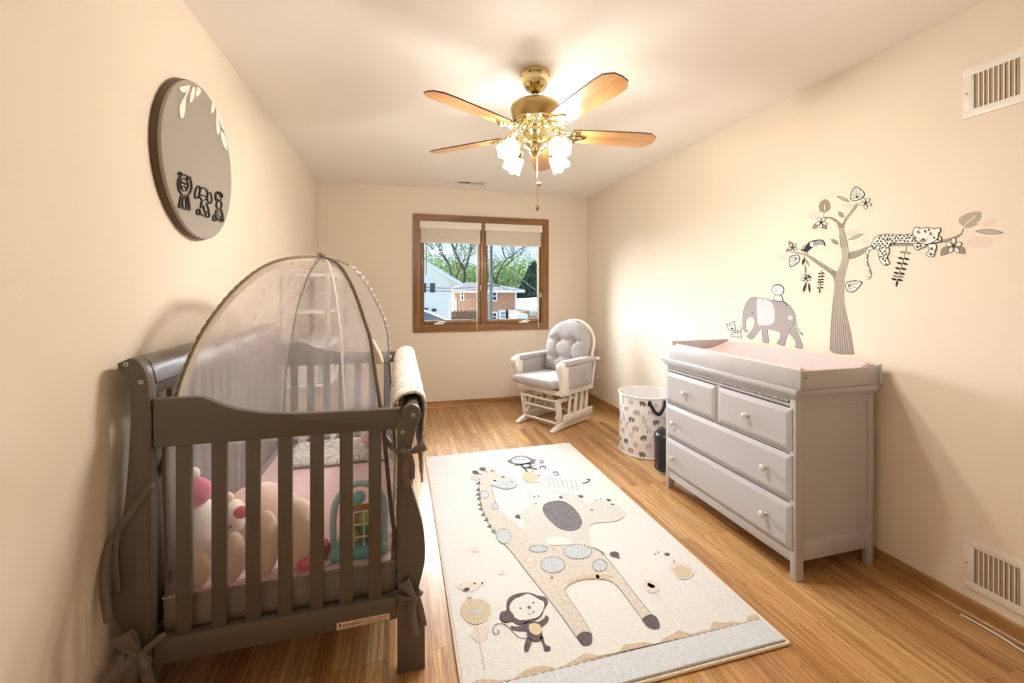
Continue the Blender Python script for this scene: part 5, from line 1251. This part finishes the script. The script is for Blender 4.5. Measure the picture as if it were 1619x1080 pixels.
st('leaf_decal', 'round grey leaf sticker with a thin stem at the upper left twig', lambda D: (D.poly([(302, 126), (325, 138), (334, 165), (328, 188), (305, 201), (280, 198), (270, 176), (274, 148)], 'd_leaf', 0), D.line([(302, 155), (303, 190)], 3, 'd_white', 1), D.line([(303, 195), (297, 215), (292, 228)], 2.5, 'd_leaf', 0)), base=2)
st('leaf_decal', 'small grey oval leaf sticker between the two top branches', lambda D: D.lens((378, 195), (414, 233), 13, 'd_leaf', 0), base=1)
st('leaf_decal', 'small grey oval leaf sticker left of the trunk', lambda D: D.lens((336, 352), (384, 386), 12, 'd_leaf', 0), base=1)
st('leaf_decal', 'large grey feathery leaf sticker at the end of the right branch', lambda D: (D.poly([(1070, 262), (1066, 240), (1085, 222), (1120, 205), (1160, 197), (1190, 197), (1195, 220), (1185, 245), (1160, 262), (1178, 265), (1140, 284), (1105, 288)], 'd_leaf2', 0), D.line([(1084, 318), (1092, 290), (1110, 262), (1140, 240), (1160, 220)], 4, 'd_white', 1), D.line([(1084, 316), (1091, 294)], 5, 'd_leaf', 2, 0)), base=1)
st('leaf_decal', 'slim outlined leaf sticker beside the top of the tree', lambda D: D.lens((372, 108), (443, 140), 8, 'd_lens', 0, ('d_black', 2.2)), base=1)
st('leaf_decal', 'slim outlined leaf sticker touching the trunk on its right', lambda D: D.lens((433, 360), (522, 322), 8, 'd_lens', 0, ('d_greyline', 2.2)), base=1)
st('leaf_decal', 'slim outlined leaf sticker farthest right on the wall', lambda D: D.lens((1158, 308), (1320, 316), 13, 'd_lens', 0, ('d_black', 2.6)), base=1)
# --- flowers
def flower(cx, cy, r, leaves=(), rot=20):
    def f(D):
        for a, b, w in leaves: D.lens(a, b, w, 'd_leaf', 0, ('d_black', 1.4))
        for k in range(5):
            t = R(rot + 72 * k); D.ell(cx + r * .62 * math.cos(t), cy + r * .62 * math.sin(t), r * .42, r * .26, 'd_white', 1, rot + 72 * k, 14, ring=('d_black', 2.6))
            D.line([(cx, cy), (cx + r * .45 * math.cos(t), cy + r * .45 * math.sin(t))], 1.6, 'd_black', 3, 0)
        D.ell(cx, cy, r * .13, r * .13, 'd_black', 4, n=8)
    return f
st('flower_decal', 'white five petal flower sticker at the tree top', flower(537, 148, 33), base=3)
st('flower_decal', 'white flower sticker with two grey leaves at the upper left twig', flower(284, 258, 32, (((268, 262), (234, 294), 12), ((286, 265), (312, 297), 12))), base=3)
st('flower_decal', 'white flower sticker with two grey leaves at the left branch tip', flower(122, 402, 26, (((122, 398), (98, 364), 11), ((116, 402), (82, 424), 9))), base=3)
st('flower_decal', 'white flower sticker with two large grey leaves under the right branch', flower(1038, 392, 46, (((1015, 392), (963, 446), 20), ((1050, 395), (1103, 434), 20)), -18), base=3)
# --- hanging vines
def vine(stem, pairs, L_, w, ang, m='d_black'):
    def f(D):
        D.line(stem, 2.4, 'd_black', 0)
        for x, y, mm in pairs:
            for s in (-1, 1):
                a = R(ang) ; D.lens((x, y + (3 if s < 0 else -3)), (x + s * L_ * math.cos(a), y + (3 if s < 0 else -3) + (L_ * math.sin(a) if s > 0 else -L_ * math.sin(a)) * .8), w, mm, 1)
    return f
pr = [(762, 430, 'd_leaf')] + [(x, y, 'd_black') for x, y in ((752, 464), (744, 492), (735, 521), (727, 548))] + [(721, 566, 'd_leaf'), (715, 584, 'd_black')]
st('vine_decal', 'black leafy vine sticker hanging below the leopard', lambda D: (vine([(770, 395), (755, 455), (735, 525), (718, 590)], pr, 36, 6.5, 20)(D), D.lens((718, 585), (709, 627), 6, 'd_black', 1)), base=2)
pr = [(284, 548, 'd_black'), (283, 566, 'd_black'), (281, 584, 'd_black'), (280, 598, 'd_black'), (279, 612, 'd_leaf'), (277, 630, 'd_black')]
st('vine_decal', 'short black leafy vine sticker hanging from the left branch nearer the trunk', lambda D: (vine([(286, 525), (282, 580), (276, 640)], pr, 20, 4.5, 14)(D), D.lens((277, 632), (272, 664), 4.5, 'd_black', 1)), base=2)
def vine3(D):
    D.line([(186, 448), (190, 500), (196, 560)], 2.4, 'd_black', 0)
    for a, b, w, m in (((186, 460), (174, 502), 6, 'd_black'), ((190, 462), (216, 508), 6, 'd_leaf'), ((190, 500), (196, 555), 6, 'd_leaf'), ((198, 598), (178, 658), 6, 'd_black'), ((200, 600), (188, 655), 5, 'd_leaf'), ((212, 600), (218, 662), 6, 'd_black'), ((200, 560), (230, 574), 6, 'd_black')): D.lens(a, b, w, m, 1)
    flower(196, 578, 26)(D)
st('vine_decal', 'trailing vine sticker with a white flower hanging below the toucan', vine3, base=2)
# --- toucan
def toucan(D):
    D.poly([(178, 416), (170, 408), (178, 392), (192, 385), (200, 395), (192, 415)], 'd_teal', 0)
    D.poly([(162, 414), (185, 410), (195, 392), (212, 372), (232, 362), (246, 362), (250, 376), (238, 396), (220, 412), (204, 424), (186, 424)], 'd_black', 1)
    D.ell(232, 382, 13, 15, 'd_white', 2, 20).poly([(240, 372), (262, 364), (285, 362), (298, 372), (303, 390), (294, 386), (275, 384), (246, 390)], 'd_grey', 2).line([(238, 366), (262, 359), (288, 360), (300, 372), (303, 391)], 5, 'd_black', 3).ell(230, 376, 2.5, 2.5, 'd_black', 3, n=8)
    D.line([(192, 424), (194, 436)], 3, 'd_greyline', 1, 0).line([(204, 424), (206, 440)], 3, 'd_greyline', 1, 0)
st('toucan_decal', 'black toucan sticker with a grey beak perched on the left branch', toucan, base=3)
# --- leopard
body = [(572, 398), (575, 370), (588, 348), (610, 333), (650, 325), (700, 326), (760, 327), (812, 324), (835, 345), (830, 376), (780, 376), (730, 376), (682, 379), (668, 395), (672, 425), (660, 455), (668, 478), (672, 492), (660, 501), (640, 500), (624, 484), (614, 458), (610, 428), (596, 412)]
head = [(812, 292), (822, 285), (838, 287), (848, 294), (880, 287), (920, 290), (932, 296), (948, 289), (962, 293), (962, 310), (952, 320), (950, 342), (935, 362), (905, 378), (878, 382), (845, 374), (820, 350), (808, 322), (810, 305)]
def leopard(D):
    random.seed(3)
    D.line([(585, 395), (556, 412), (541, 440), (540, 480), (552, 520), (562, 550), (556, 572), (540, 578)], 17, 'd_black', 0).line([(585, 395), (556, 412), (541, 440), (540, 480), (552, 520), (562, 550), (556, 572), (541, 578)], 13.5, 'd_white', 1)
    for x, y in ((552, 418), (541, 440), (542, 462), (542, 485), (550, 508), (556, 530), (562, 550), (555, 570), (546, 450), (545, 496), (560, 540)): D.ell(x + 2, y, 5, 3.4, 'd_black', 2, random.uniform(0, 180), 8)
    D.outl(body, 'd_white', 'd_black', 3.2, 2)
    D.outl([(806, 378), (835, 380), (880, 384), (872, 398), (850, 406), (830, 416), (815, 400)], 'd_white', 'd_black', 3.2, 2)
    D.outl([(893, 384), (935, 382), (938, 405), (930, 430), (925, 450), (905, 454), (884, 445), (882, 432), (898, 425), (896, 405)], 'd_white', 'd_black', 3.2, 2)
    D.outl([(925, 372), (945, 345), (962, 340), (970, 352), (962, 366), (945, 372)], 'd_white', 'd_black', 3.2, 2)
    D.outl(head, 'd_white', 'd_black', 3.2, 4)
    row = 0; y = 334
    while y < 498:
        x = 580 + (row % 2) * 11
        while x < 832:
            p = (x + random.uniform(-2, 2), y + random.uniform(-2, 2))
            if inside(p, body) and inside((p[0] + 6, p[1]), body) and inside((p[0] - 6, p[1]), body):
                a = random.uniform(0, 360); rr = 5.2
                D.line([(p[0] + rr * math.cos(R(a + q)), p[1] + rr * .85 * math.sin(R(a + q))) for q in (0, 60, 120, 180, 235)], 5.8, 'd_black', 4, 2)
            x += 22
        y += 14.5; row += 1
    for x, y, s in ((842, 313, 8), (880, 308, 7), (912, 322, 8), (823, 345, 5), (930, 345, 5), (900, 300, 5), (916, 408, 7), (912, 438, 7), (835, 396, 6), (852, 392, 5), (952, 356, 5)):
        D.line([(x + s * math.cos(R(q)), y + s * .8 * math.sin(R(q))) for q in (20, 90, 160, 230, 290)], 5.4, 'd_black', 6, 2)
    D.ell(865, 363, 20, 9, 'd_leaf', 6).poly([(858, 350), (876, 350), (867, 360)], 'd_black', 8, 0).ell(846, 350, 2.5, 2.5, 'd_black', 8, n=8).ell(890, 352, 2.5, 2.5, 'd_black', 8, n=8)
st('leopard_decal', 'white spotted leopard sticker lying along the right branch', leopard, base=4)
# --- elephant, lion, kitten
EF = (1130, 430, 6.746)
eb = [(460, 272), (420, 268), (392, 275), (360, 300), (325, 360), (303, 440), (298, 520), (303, 585), (316, 630), (335, 645), (354, 634), (346, 618), (332, 612), (330, 570), (334, 520), (348, 492), (375, 478), (408, 484), (428, 518), (426, 560), (405, 612), (370, 655), (345, 685), (365, 706), (390, 720), (425, 693), (462, 640), (500, 600), (506, 640), (512, 690), (514, 742), (545, 755), (578, 752), (572, 690), (568, 612), (640, 625), (692, 642), (706, 680), (692, 720), (664, 760), (700, 778), (742, 787), (756, 740), (766, 700), (792, 655), (830, 690), (858, 730), (868, 770), (860, 802), (895, 815), (940, 812), (935, 780), (915, 720), (890, 655), (862, 590), (852, 530), (864, 480), (850, 435), (825, 395), (790, 350), (740, 315), (690, 318), (630, 305), (560, 290), (500, 280)]
def eleph(D):
    D.poly(eb, 'd_grey', 0, 3); D.line(eb, 3.2, 'd_greyline', 1, 3, True)
    D.poly([(455, 288), (500, 288), (560, 296), (605, 325), (632, 375), (640, 440), (638, 505), (620, 548), (575, 568), (520, 568), (465, 562), (456, 500), (452, 400)], 'd_pink', 1)
    D.line([(855, 530), (820, 590), (790, 640)], 3, 'd_greyline', 1)
    D.line([(862, 500), (878, 580), (905, 640), (945, 680)], 5, 'd_greyline', 1).line([(905, 640), (925, 655), (945, 680)], 9, 'd_greyline', 1, taper=True).ell(402, 440, 8, 7, 'd_black', 2)
    for k in range(5): D.ell(805 + 15 * math.cos(R(72 * k)), 490 + 15 * math.sin(R(72 * k)), 12, 8, 'd_white', 1, 72 * k, 10)
st('elephant_decal', 'grey elephant sticker with a pink ear walking above the dresser', eleph, EF, 1)
def lionc(D):
    D.outl([(632, 300), (640, 262), (650, 248), (700, 250), (722, 268), (728, 305), (700, 312), (660, 308)], 'd_white', 'd_greyline', 6, 0)
    D.line([(640, 258), (632, 290), (640, 300)], 3, 'd_greyline', 2)
    D.outl([(615, 190), (628, 155), (660, 142), (705, 145), (735, 170), (738, 205), (720, 235), (680, 246), (640, 236), (620, 215)], 'd_white', 'd_greyline', 6, 2)
    for k in range(17):
        t = R(180 + k * 11.5); D.line([(676 + 58 * math.cos(t), 194 + 50 * math.sin(t)), (676 + 66 * math.cos(t + .1), 190 + 62 * math.sin(t + .1))], 3, 'd_greyline', 4, 0)
    D.line([(650, 165), (656, 195), (662, 205)], 3, 'd_greyline', 4, 0).line([(682, 165), (676, 195)], 3, 'd_greyline', 4, 0).ell(660, 205, 6, 5, 'd_black', 4, n=8).line([(730, 312), (755, 335), (775, 365)], 5, 'd_greyline', 2)
st('lion_decal', 'small outlined lion cub sticker sitting on the elephant', lionc, EF, 5)
def kit(D):
    D.outl([(195, 640), (215, 625), (270, 630), (284, 650), (280, 680), (285, 700), (262, 705), (250, 690), (215, 688), (200, 695), (175, 690), (182, 660)], 'd_white', 'd_black', 6, 0)
    D.outl([(125, 552), (145, 560), (170, 545), (190, 540), (200, 525), (212, 540), (210, 565), (222, 600), (200, 622), (165, 625), (142, 600), (138, 575)], 'd_white', 'd_black', 6, 2)
    D.ell(186, 605, 14, 11, 'd_black', 4, n=10).line([(265, 575), (285, 595), (288, 620), (270, 632)], 9, 'd_black', 0).line([(265, 578), (283, 597), (284, 618), (270, 630)], 4, 'd_white', 1)
    for a, b in (((215, 635), (210, 655)), ((230, 632), (226, 655)), ((246, 632), (246, 658)), ((260, 634), (262, 655)), ((160, 560), (172, 572)), ((180, 552), (186, 566)), ((150, 582), (160, 585))): D.line([a, b], 6, 'd_black', 4, 0)
    D.ell(165, 590, 3.5, 3.5, 'd_black', 4, n=8).ell(205, 585, 3.5, 3.5, 'd_black', 4, n=8)
st('tiger_cub_decal', 'small outlined striped tiger cub sticker in front of the elephant', kit, EF, 1)

# ================================================================== OUTSIDE THE WINDOW
GZ = -4.2
def ext(n, c, r=.8, **k): M[n] = mat('outdoor_' + n, c, r, spec=.2, **k)
ext('stucco', (248, 246, 238)); ext('siding_trim', (244, 244, 244)); ext('roof_red', (56, 44, 44), var=(3, (46, 40, 42))); ext('roof_grey', (128, 132, 142), var=(3, (112, 116, 126))); ext('brick_w', (202, 158, 134), var=(4, (188, 142, 118)))
ext('pane_dark', (70, 78, 88), .2); ext('pane_sky', (150, 176, 204), .2); ext('shutter', (110, 92, 96)); ext('bark', (96, 84, 74)); ext('pole', (140, 146, 136)); ext('wire', (70, 70, 76)); ext('fence', (150, 116, 92), var=(5, (124, 94, 74))); ext('lawn', (120, 140, 90), var=(.4, (150, 150, 140))); ext('leaf_a', (150, 170, 120)); ext('leaf_b', (116, 142, 94)); ext('leaf_c', (172, 182, 140)); ext('conifer', (84, 104, 84)); ext('leaf_y', (206, 190, 120))
g = G(); g.box((-90, 9, GZ - .3), (120, 160, GZ), 'lawn'); o = g.done('ground_outside'); struct(o)
def U(x): return 660 + x / 7.2
def V(y): return 370 + y / 7.2
def W(x, y, Y): return py(U(x), V(y), Y)
def ewin(parent, xa, ya, xb, yb, Y, pane, frame='siding_trim', bar=True, t=.10):
    a, b = W(xa, yb, Y), W(xb, ya, Y)
    g = G(); g.box((a.x - t, Y - .10, a.z - t), (b.x + t, Y + .02, a.z), frame).box((a.x - t, Y - .10, b.z), (b.x + t, Y + .02, b.z + t), frame).box((a.x - t, Y - .10, a.z), (a.x, Y + .02, b.z), frame).box((b.x, Y - .10, a.z), (b.x + t, Y + .02, b.z), frame)
    if bar: m_ = (a.z + b.z) / 2; g.box((a.x, Y - .08, m_ - .04), (b.x, Y + .02, m_ + .04), frame)
    w = g.done('window', parent, smooth=False)
    G().box((a.x, Y - .03, a.z), (b.x, Y + .01, b.z), pane).done('pane', w, smooth=False)
# white gabled house
Y = 22.; wr = W(362, 560, Y).x; wl = W(-760, 560, Y).x; ez = W(362, 525, Y).z + .05; ax = (wr + wl) / 2; az = ez + (wr - ax) * .60
h = thing('white_house', 'white stucco house with a gable roof seen through the left sash', 'house', (ax, Y + 5, GZ))
g = G(); g.prism([(wl, Y, GZ), (wr, Y, GZ), (wr, Y, ez), (ax, Y, az), (wl, Y, ez)], (0, 10, 0), 'stucco'); g.done('walls', h, smooth=False)
g = G(); o_ = .62; n = Vector((.514, 0, .857)) * .16
for s, e in ((1, wr), (-1, wl)):
    d = Vector((e - ax, 0, ez - az)); d2 = d * (1 + o_ / d.length * 1.0); p = Vector((ax, Y - .45, az)); q = p + d2; nn = Vector((n.x * s, 0, n.z))
    g.prism([p, q, q + nn, p + nn], (0, 10.9, 0), 'siding_trim')
g.done('roof', h, smooth=False)
for r_ in ((140, 560, 200, 665), (30, 560, 100, 665)): ewin(h, *r_, Y, 'shutter', bar=False, t=.06)
for r_ in ((160, 848, 215, 935), (64, 840, 120, 925)): ewin(h, *r_, Y, 'pane_dark', t=.08)
g = G(); p = W(372, 545, Y); g.tube([(p.x, Y - .1, p.z), (p.x, Y - .1, GZ)], .05, 'siding_trim', 8); g.done('downspout', h)
# neighbouring garage roof in front
Y = 15.; a, b, c = W(-300, 880, Y), W(90, 885, Y), W(330, 985, Y)
h = thing('garage', 'low garage with a pale grey roof below the white house', 'garage', (b.x, Y + 2, GZ))
g = G(); g.prism([(a.x, Y, a.z), (b.x, Y, b.z), (c.x + .6, Y, c.z - .25), (a.x - 1, Y, c.z - .25)], (0, 4, 0), 'roof_grey'); g.done('roof', h, smooth=False)
G().box((a.x, Y + .2, GZ), (c.x - .1, Y + 3.8, c.z - .2), 'stucco').done('walls', h, smooth=False)
# brick house with a hip roof
Y = 38.; x0, x1 = W(425, 0, Y).x, W(1122, 0, Y).x; ez = W(0, 652, Y).z
h = thing('brick_house', 'tan brick house with a low reddish hip roof behind the utility pole', 'house', ((x0 + x1) / 2, Y + 4, GZ))
G().box((x0, Y, GZ), (x1, Y + 8, ez), 'brick_w').done('walls', h, smooth=False)
g = G(); e0, e1 = W(378, 0, Y).x, W(1192, 0, Y).x; r0, r1 = W(640, 0, Y).x, W(860, 0, Y).x; rz = W(0, 548, Y + 4).z; ev = [(e0, Y - .9, ez + .15), (e1, Y - .9, ez + .15), (e1, Y + 8.9, ez + .15), (e0, Y + 8.9, ez + .15)]; rd = [(r0, Y + 4, rz), (r1, Y + 4, rz)]
vs = [g.bm.verts.new(p) for p in ev + rd + [(p[0], p[1], ez - .1) for p in ev]]
for f in ((0, 1, 5, 4), (1, 2, 5), (2, 3, 4, 5), (3, 0, 4), (6, 7, 1, 0), (7, 8, 2, 1), (8, 9, 3, 2), (9, 6, 0, 3), (9, 8, 7, 6)): g.bm.faces.new([vs[k] for k in f]).material_index = g.mi('roof_red')
g.done('roof', h, smooth=False)
g = G(); g.box((e0, Y - .95, ez - .12), (e1, Y - .88, ez + .12), 'siding_trim').box((x1 - .12, Y - .08, GZ), (x1 + .05, Y + .1, ez), 'siding_trim'); g.done('gutter', h, smooth=False)
for r_ in ((500, 655, 520, 748), (858, 662, 894, 752), (800, 690, 812, 750)): ewin(h, *r_, Y, 'pane_dark')
for r_ in ((950, 888, 1004, 955), (1028, 888, 1088, 955)): ewin(h, *r_, Y, 'pane_sky', t=.2)
ewin(h, 858, 900, 895, 985, Y, 'pane_dark', t=.15)
g = G(); q = W(440, 735, Y); g.tube([(q.x, Y - .1, q.z), (q.x, Y - .1, GZ)], .05, 'siding_trim', 6); g.done('downspout', h)
# wooden fence in front of the brick house
Y = 30.; a, b = W(372, 868, Y), W(690, 850, Y); n = 16
h = thing('board_fence', 'brown board fence in front of the brick house', 'fence', ((a.x + b.x) / 2, Y, GZ))
g = G(); w = (b.x - a.x) / n
for k in range(n): g.box((a.x + k * w, Y - .02, GZ), (a.x + (k + .93) * w, Y + .02, a.z - .1 * (k % 2)), 'fence')
g.done('boards', h, smooth=False); G().box((a.x, Y + .02, a.z - .6), (b.x, Y + .08, a.z - .5), 'fence').done('rail', h, smooth=False)
# low building with a white roof at right
Y = 31.; a, b, c, d = W(1130, 735, Y + 5), W(1420, 720, Y + 5), W(1420, 870, Y), W(1125, 838, Y)
h = thing('shed', 'low building with a wide white roof right of the brick house', 'building', (c.x, Y + 3, GZ))
g = G(); g.prism([Vector((a.x, Y + 5, a.z)), Vector((b.x, Y + 5, b.z)), Vector((c.x, Y, c.z)), Vector((d.x, Y, d.z))], (0, 0, -.15), 'siding_trim'); g.done('roof', h, smooth=False)
G().box((d.x + .3, Y + .6, GZ), (c.x - .1, Y + 3.6, d.z - .4), 'brick_w').done('walls', h, smooth=False)
ewin(h, 1290, 885, 1330, 920, Y + .6, 'pane_sky', t=.06)
o = G().box(tuple(W(1135, 935, 27.) + Vector((0, 0, -.25))), (W(1260, 930, 27.).x, 29., W(1135, 915, 27.).z), 'siding_trim', .1).done('parked_car_roof', loc=W(1190, 930, 27.))
tag(o, 'pale flat canopy roof low in front of the brick house', 'canopy'); o.name = 'canopy_roof'
# pole and wires
Y = 24.; p = W(837, 500, Y); o = thing('utility_pole', 'tall grey green wooden utility pole in front of the brick house', 'utility pole', (p.x, Y, GZ))
G().tube([(p.x, Y, GZ), (p.x, Y, 5.2)], [.12, .09], 'pole', 14).done('pole', o)
G().box((p.x - .7, Y - .14, W(0, 585, Y).z - .06), (p.x + .5, Y - .04, W(0, 585, Y).z + .06), 'pole').done('crossarm', o)
for x in (-.6, -.3, .4): G().cyl((p.x + x, Y - .09, W(0, 585, Y).z + .06), (p.x + x, Y - .09, W(0, 585, Y).z + .22), .04, 'wire', n=8).done('insulator', o)
def wire(a, b, lab, sag=.12, r=.014):
    pts = [a.lerp(b, i / 14) - Vector((0, 0, sag * math.sin(math.pi * i / 14))) for i in range(15)]
    tag(G().tube(pts, r, 'wire', 5).done('power_line', loc=a), lab, 'power line')
wire(W(70, 604, 20), W(830, 578, 24), 'upper power line crossing in front of the white house to the pole')
wire(W(70, 640, 20), W(830, 612, 24), 'lower power line crossing in front of the white house to the pole')
wire(W(845, 578, 24), W(1345, 665, 30), 'power line running from the pole towards the white roofed building')
wire(W(545, 745, 30), W(830, 560, 24), 'slanting cable from the brick house wall up to the pole', .3)
wire(W(1080, 420, 30), W(1345, 640, 22), 'thin cable crossing in front of the dark conifer', .05, .01)
# trees
def tree_obj(name, label, base, branches, leaves, leaf_mats, size):
    t = thing(name, label, 'tree', tuple(base))
    g = G()
    for P, r in branches: g.tube(P, r, 'bark', 6)
    g.done('trunk', t)
    g = G(); idx = [g.mi(m) for m in leaf_mats]
    for p in leaves:
        u = Vector((random.gauss(0, 1), random.gauss(0, 1), random.gauss(0, 1))).normalized(); w = u.cross(Vector((random.random(), random.random(), .3))).normalized(); s = size * random.uniform(.6, 1.3)
        f = g.bm.faces.new([g.bm.verts.new(p + u * s), g.bm.verts.new(p + w * s * .6), g.bm.verts.new(p - u * s), g.bm.verts.new(p - w * s * .6)]); f.material_index = random.choice(idx)
    g.done('foliage', t, smooth=False)
def grow(base, top_r, spec, depth, rnd, spread, shrink):
    """branching skeleton: list of (points, radii) and the twig ends"""
    br, ends = [], []
    def go(p, d, ln, r, k):
        P = [p]; q = p; dd = d
        for i in range(4):
            dd = (dd + Vector((rnd.gauss(0, .13), rnd.gauss(0, .13), .06))).normalized(); q = q + dd * ln / 4; P.append(q)
        br.append((P, [r * (1 - .1 * i) for i in range(5)]))
        if k <= 2: ends.extend(P[1:])
        if k == 0: return
        for i in range(3 if k > 1 else 3):
            a = rnd.uniform(0, 2 * math.pi); s = Vector((math.cos(a), math.sin(a), 0))
            nd = (dd * rnd.uniform(.7, 1.0) + s * spread * rnd.uniform(.6, 1.2) + Vector((0, 0, .12))).normalized()
            go(P[-1] if i else P[2], nd, ln * shrink * rnd.uniform(.8, 1.15), r * .62, k - 1)
    go(Vector(base), Vector(spec), top_r[0], top_r[1], depth)
    return br, ends
rnd = random.Random(21); random.seed(21)
b0 = W(545, 560, 53.); base = Vector((b0.x, 53, GZ))
br, ends = grow(base, (8.2, .30), (-.06, 0, 1), 5, rnd, .85, .66)
leaves = [e + Vector((rnd.gauss(0, .45), rnd.gauss(0, .45), rnd.gauss(0, .4))) for e in ends for _ in range(2)]
tree_obj('spreading_tree', 'large spreading tree with dark branches and sparse spring leaves behind the houses', base, br, leaves, ['leaf_a', 'leaf_b', 'leaf_c', 'leaf_c', 'leaf_a'], .15)
b0 = W(985, 560, 58.); base = Vector((b0.x - 1.2, 58, GZ))
br, ends = grow(base, (6.6, .24), (-.05, 0, 1), 5, rnd, .8, .66)
leaves = [e + Vector((rnd.gauss(0, .4), rnd.gauss(0, .4), rnd.gauss(0, .35))) for e in ends for _ in range(1)]
tree_obj('spreading_tree', 'thin leaved branching tree right of the utility pole', base, br, leaves, ['leaf_a', 'leaf_c', 'leaf_c'], .13)
for (x, y, Y, rx_, rz_, mats, lab) in ((150, 500, 62., 5.0, 3.6, ['leaf_a', 'leaf_b', 'leaf_c'], 'pale green bushy tree behind the white house roof'), (400, 540, 68., 4.2, 3.6, ['leaf_b', 'leaf_a'], 'mid green bushy tree between the white house and the big trunk'), (640, 540, 74., 4.6, 3.0, ['leaf_b', 'leaf_b', 'leaf_a'], 'darker green bushy tree behind the brick house roof'), (960, 540, 62., 4.4, 2.8, ['leaf_a', 'leaf_a', 'leaf_b'], 'bright green bushy tree above the right end of the brick house roof'), (1180, 500, 72., 5.0, 4.2, ['leaf_a', 'leaf_c', 'leaf_b'], 'tall light green bushy tree left of the dark conifer')):
    c = W(x, y, Y); lv = []
    for i in range(1900):
        d = Vector((rnd.gauss(0, 1), rnd.gauss(0, 1), rnd.gauss(0, 1))).normalized(); k = rnd.random() ** .33; lump = 1 + .18 * math.sin(5 * d.x + 3 * d.z) * math.cos(4 * d.y + d.z * 6)
        lv.append(c + Vector((d.x * rx_, d.y * rx_ * .8, d.z * rz_)) * k * lump)
    tree_obj('bushy_tree', lab, (c.x, Y, GZ), [([Vector((c.x, Y, GZ)), c + Vector((.2, 0, 0))], [.3, .15]), ([c + Vector((.1, 0, -1.2)), c + Vector((rx_ * .5, .4, rz_ * .5))], [.14, .05]), ([c + Vector((0, 0, -1)), c + Vector((-rx_ * .5, .2, rz_ * .55))], [.14, .05])], lv, mats, .24)
c = W(1290, 720, 44.); top_ = W(1325, 330, 44.); lv = []; hh = top_.z - GZ
for i in range(5200):
    f = rnd.random() ** .8; a = rnd.uniform(0, 2 * math.pi); r = 3.6 * (1 - f) ** .75 * rnd.random() ** .4 + .05
    lv.append(Vector((top_.x + r * math.cos(a), 44 + r * math.sin(a), GZ + .8 + (hh - .8) * f - .25 * r)))
tree_obj('conifer_tree', 'dark green conifer at the right edge of the window', (top_.x, 44, GZ), [([Vector((top_.x, 44, GZ)), Vector((top_.x, 44, top_.z - .3))], [.25, .04])], lv, ['conifer'], .26)

# ================================================================== LIGHT
w = bpy.data.worlds.new('sky'); sc.world = w; w.use_nodes = True
nt = w.node_tree; bg = nt.nodes['Background']
tc = nt.nodes.new('ShaderNodeTexCoord'); sp = nt.nodes.new('ShaderNodeSeparateXYZ'); rp = nt.nodes.new('ShaderNodeValToRGB')
rp.color_ramp.elements[0].position = 0; rp.color_ramp.elements[0].color = s2l((194, 210, 236)); rp.color_ramp.elements[1].position = .5; rp.color_ramp.elements[1].color = s2l((150, 184, 232))
nt.links.new(tc.outputs['Generated'], sp.inputs[0]); nt.links.new(sp.outputs['Z'], rp.inputs['Fac']); nt.links.new(rp.outputs['Color'], bg.inputs['Color']); bg.inputs['Strength'].default_value = 1.55
def sun(name, direction, strength, angle, col):
    l = bpy.data.lights.new(name, 'SUN'); l.energy = strength; l.angle = R(angle); l.color = col
    o = bpy.data.objects.new(name, l); COL.objects.link(o); o.rotation_euler = Vector(direction).to_track_quat('-Z', 'Y').to_euler(); o.location = (0, 0, 12); return o
SKY = sun('bright_sky', (.20, -1, -.36), 42, 75, (.88, .94, 1.0))      # wide soft sun lamp, added as sky light through the window
vs = sc.view_settings; sc.display_settings.display_device = 'sRGB'; vs.view_transform = 'Standard'; vs.look = 'None'; vs.exposure = 0.0; vs.gamma = 1; vs.use_curve_mapping = False
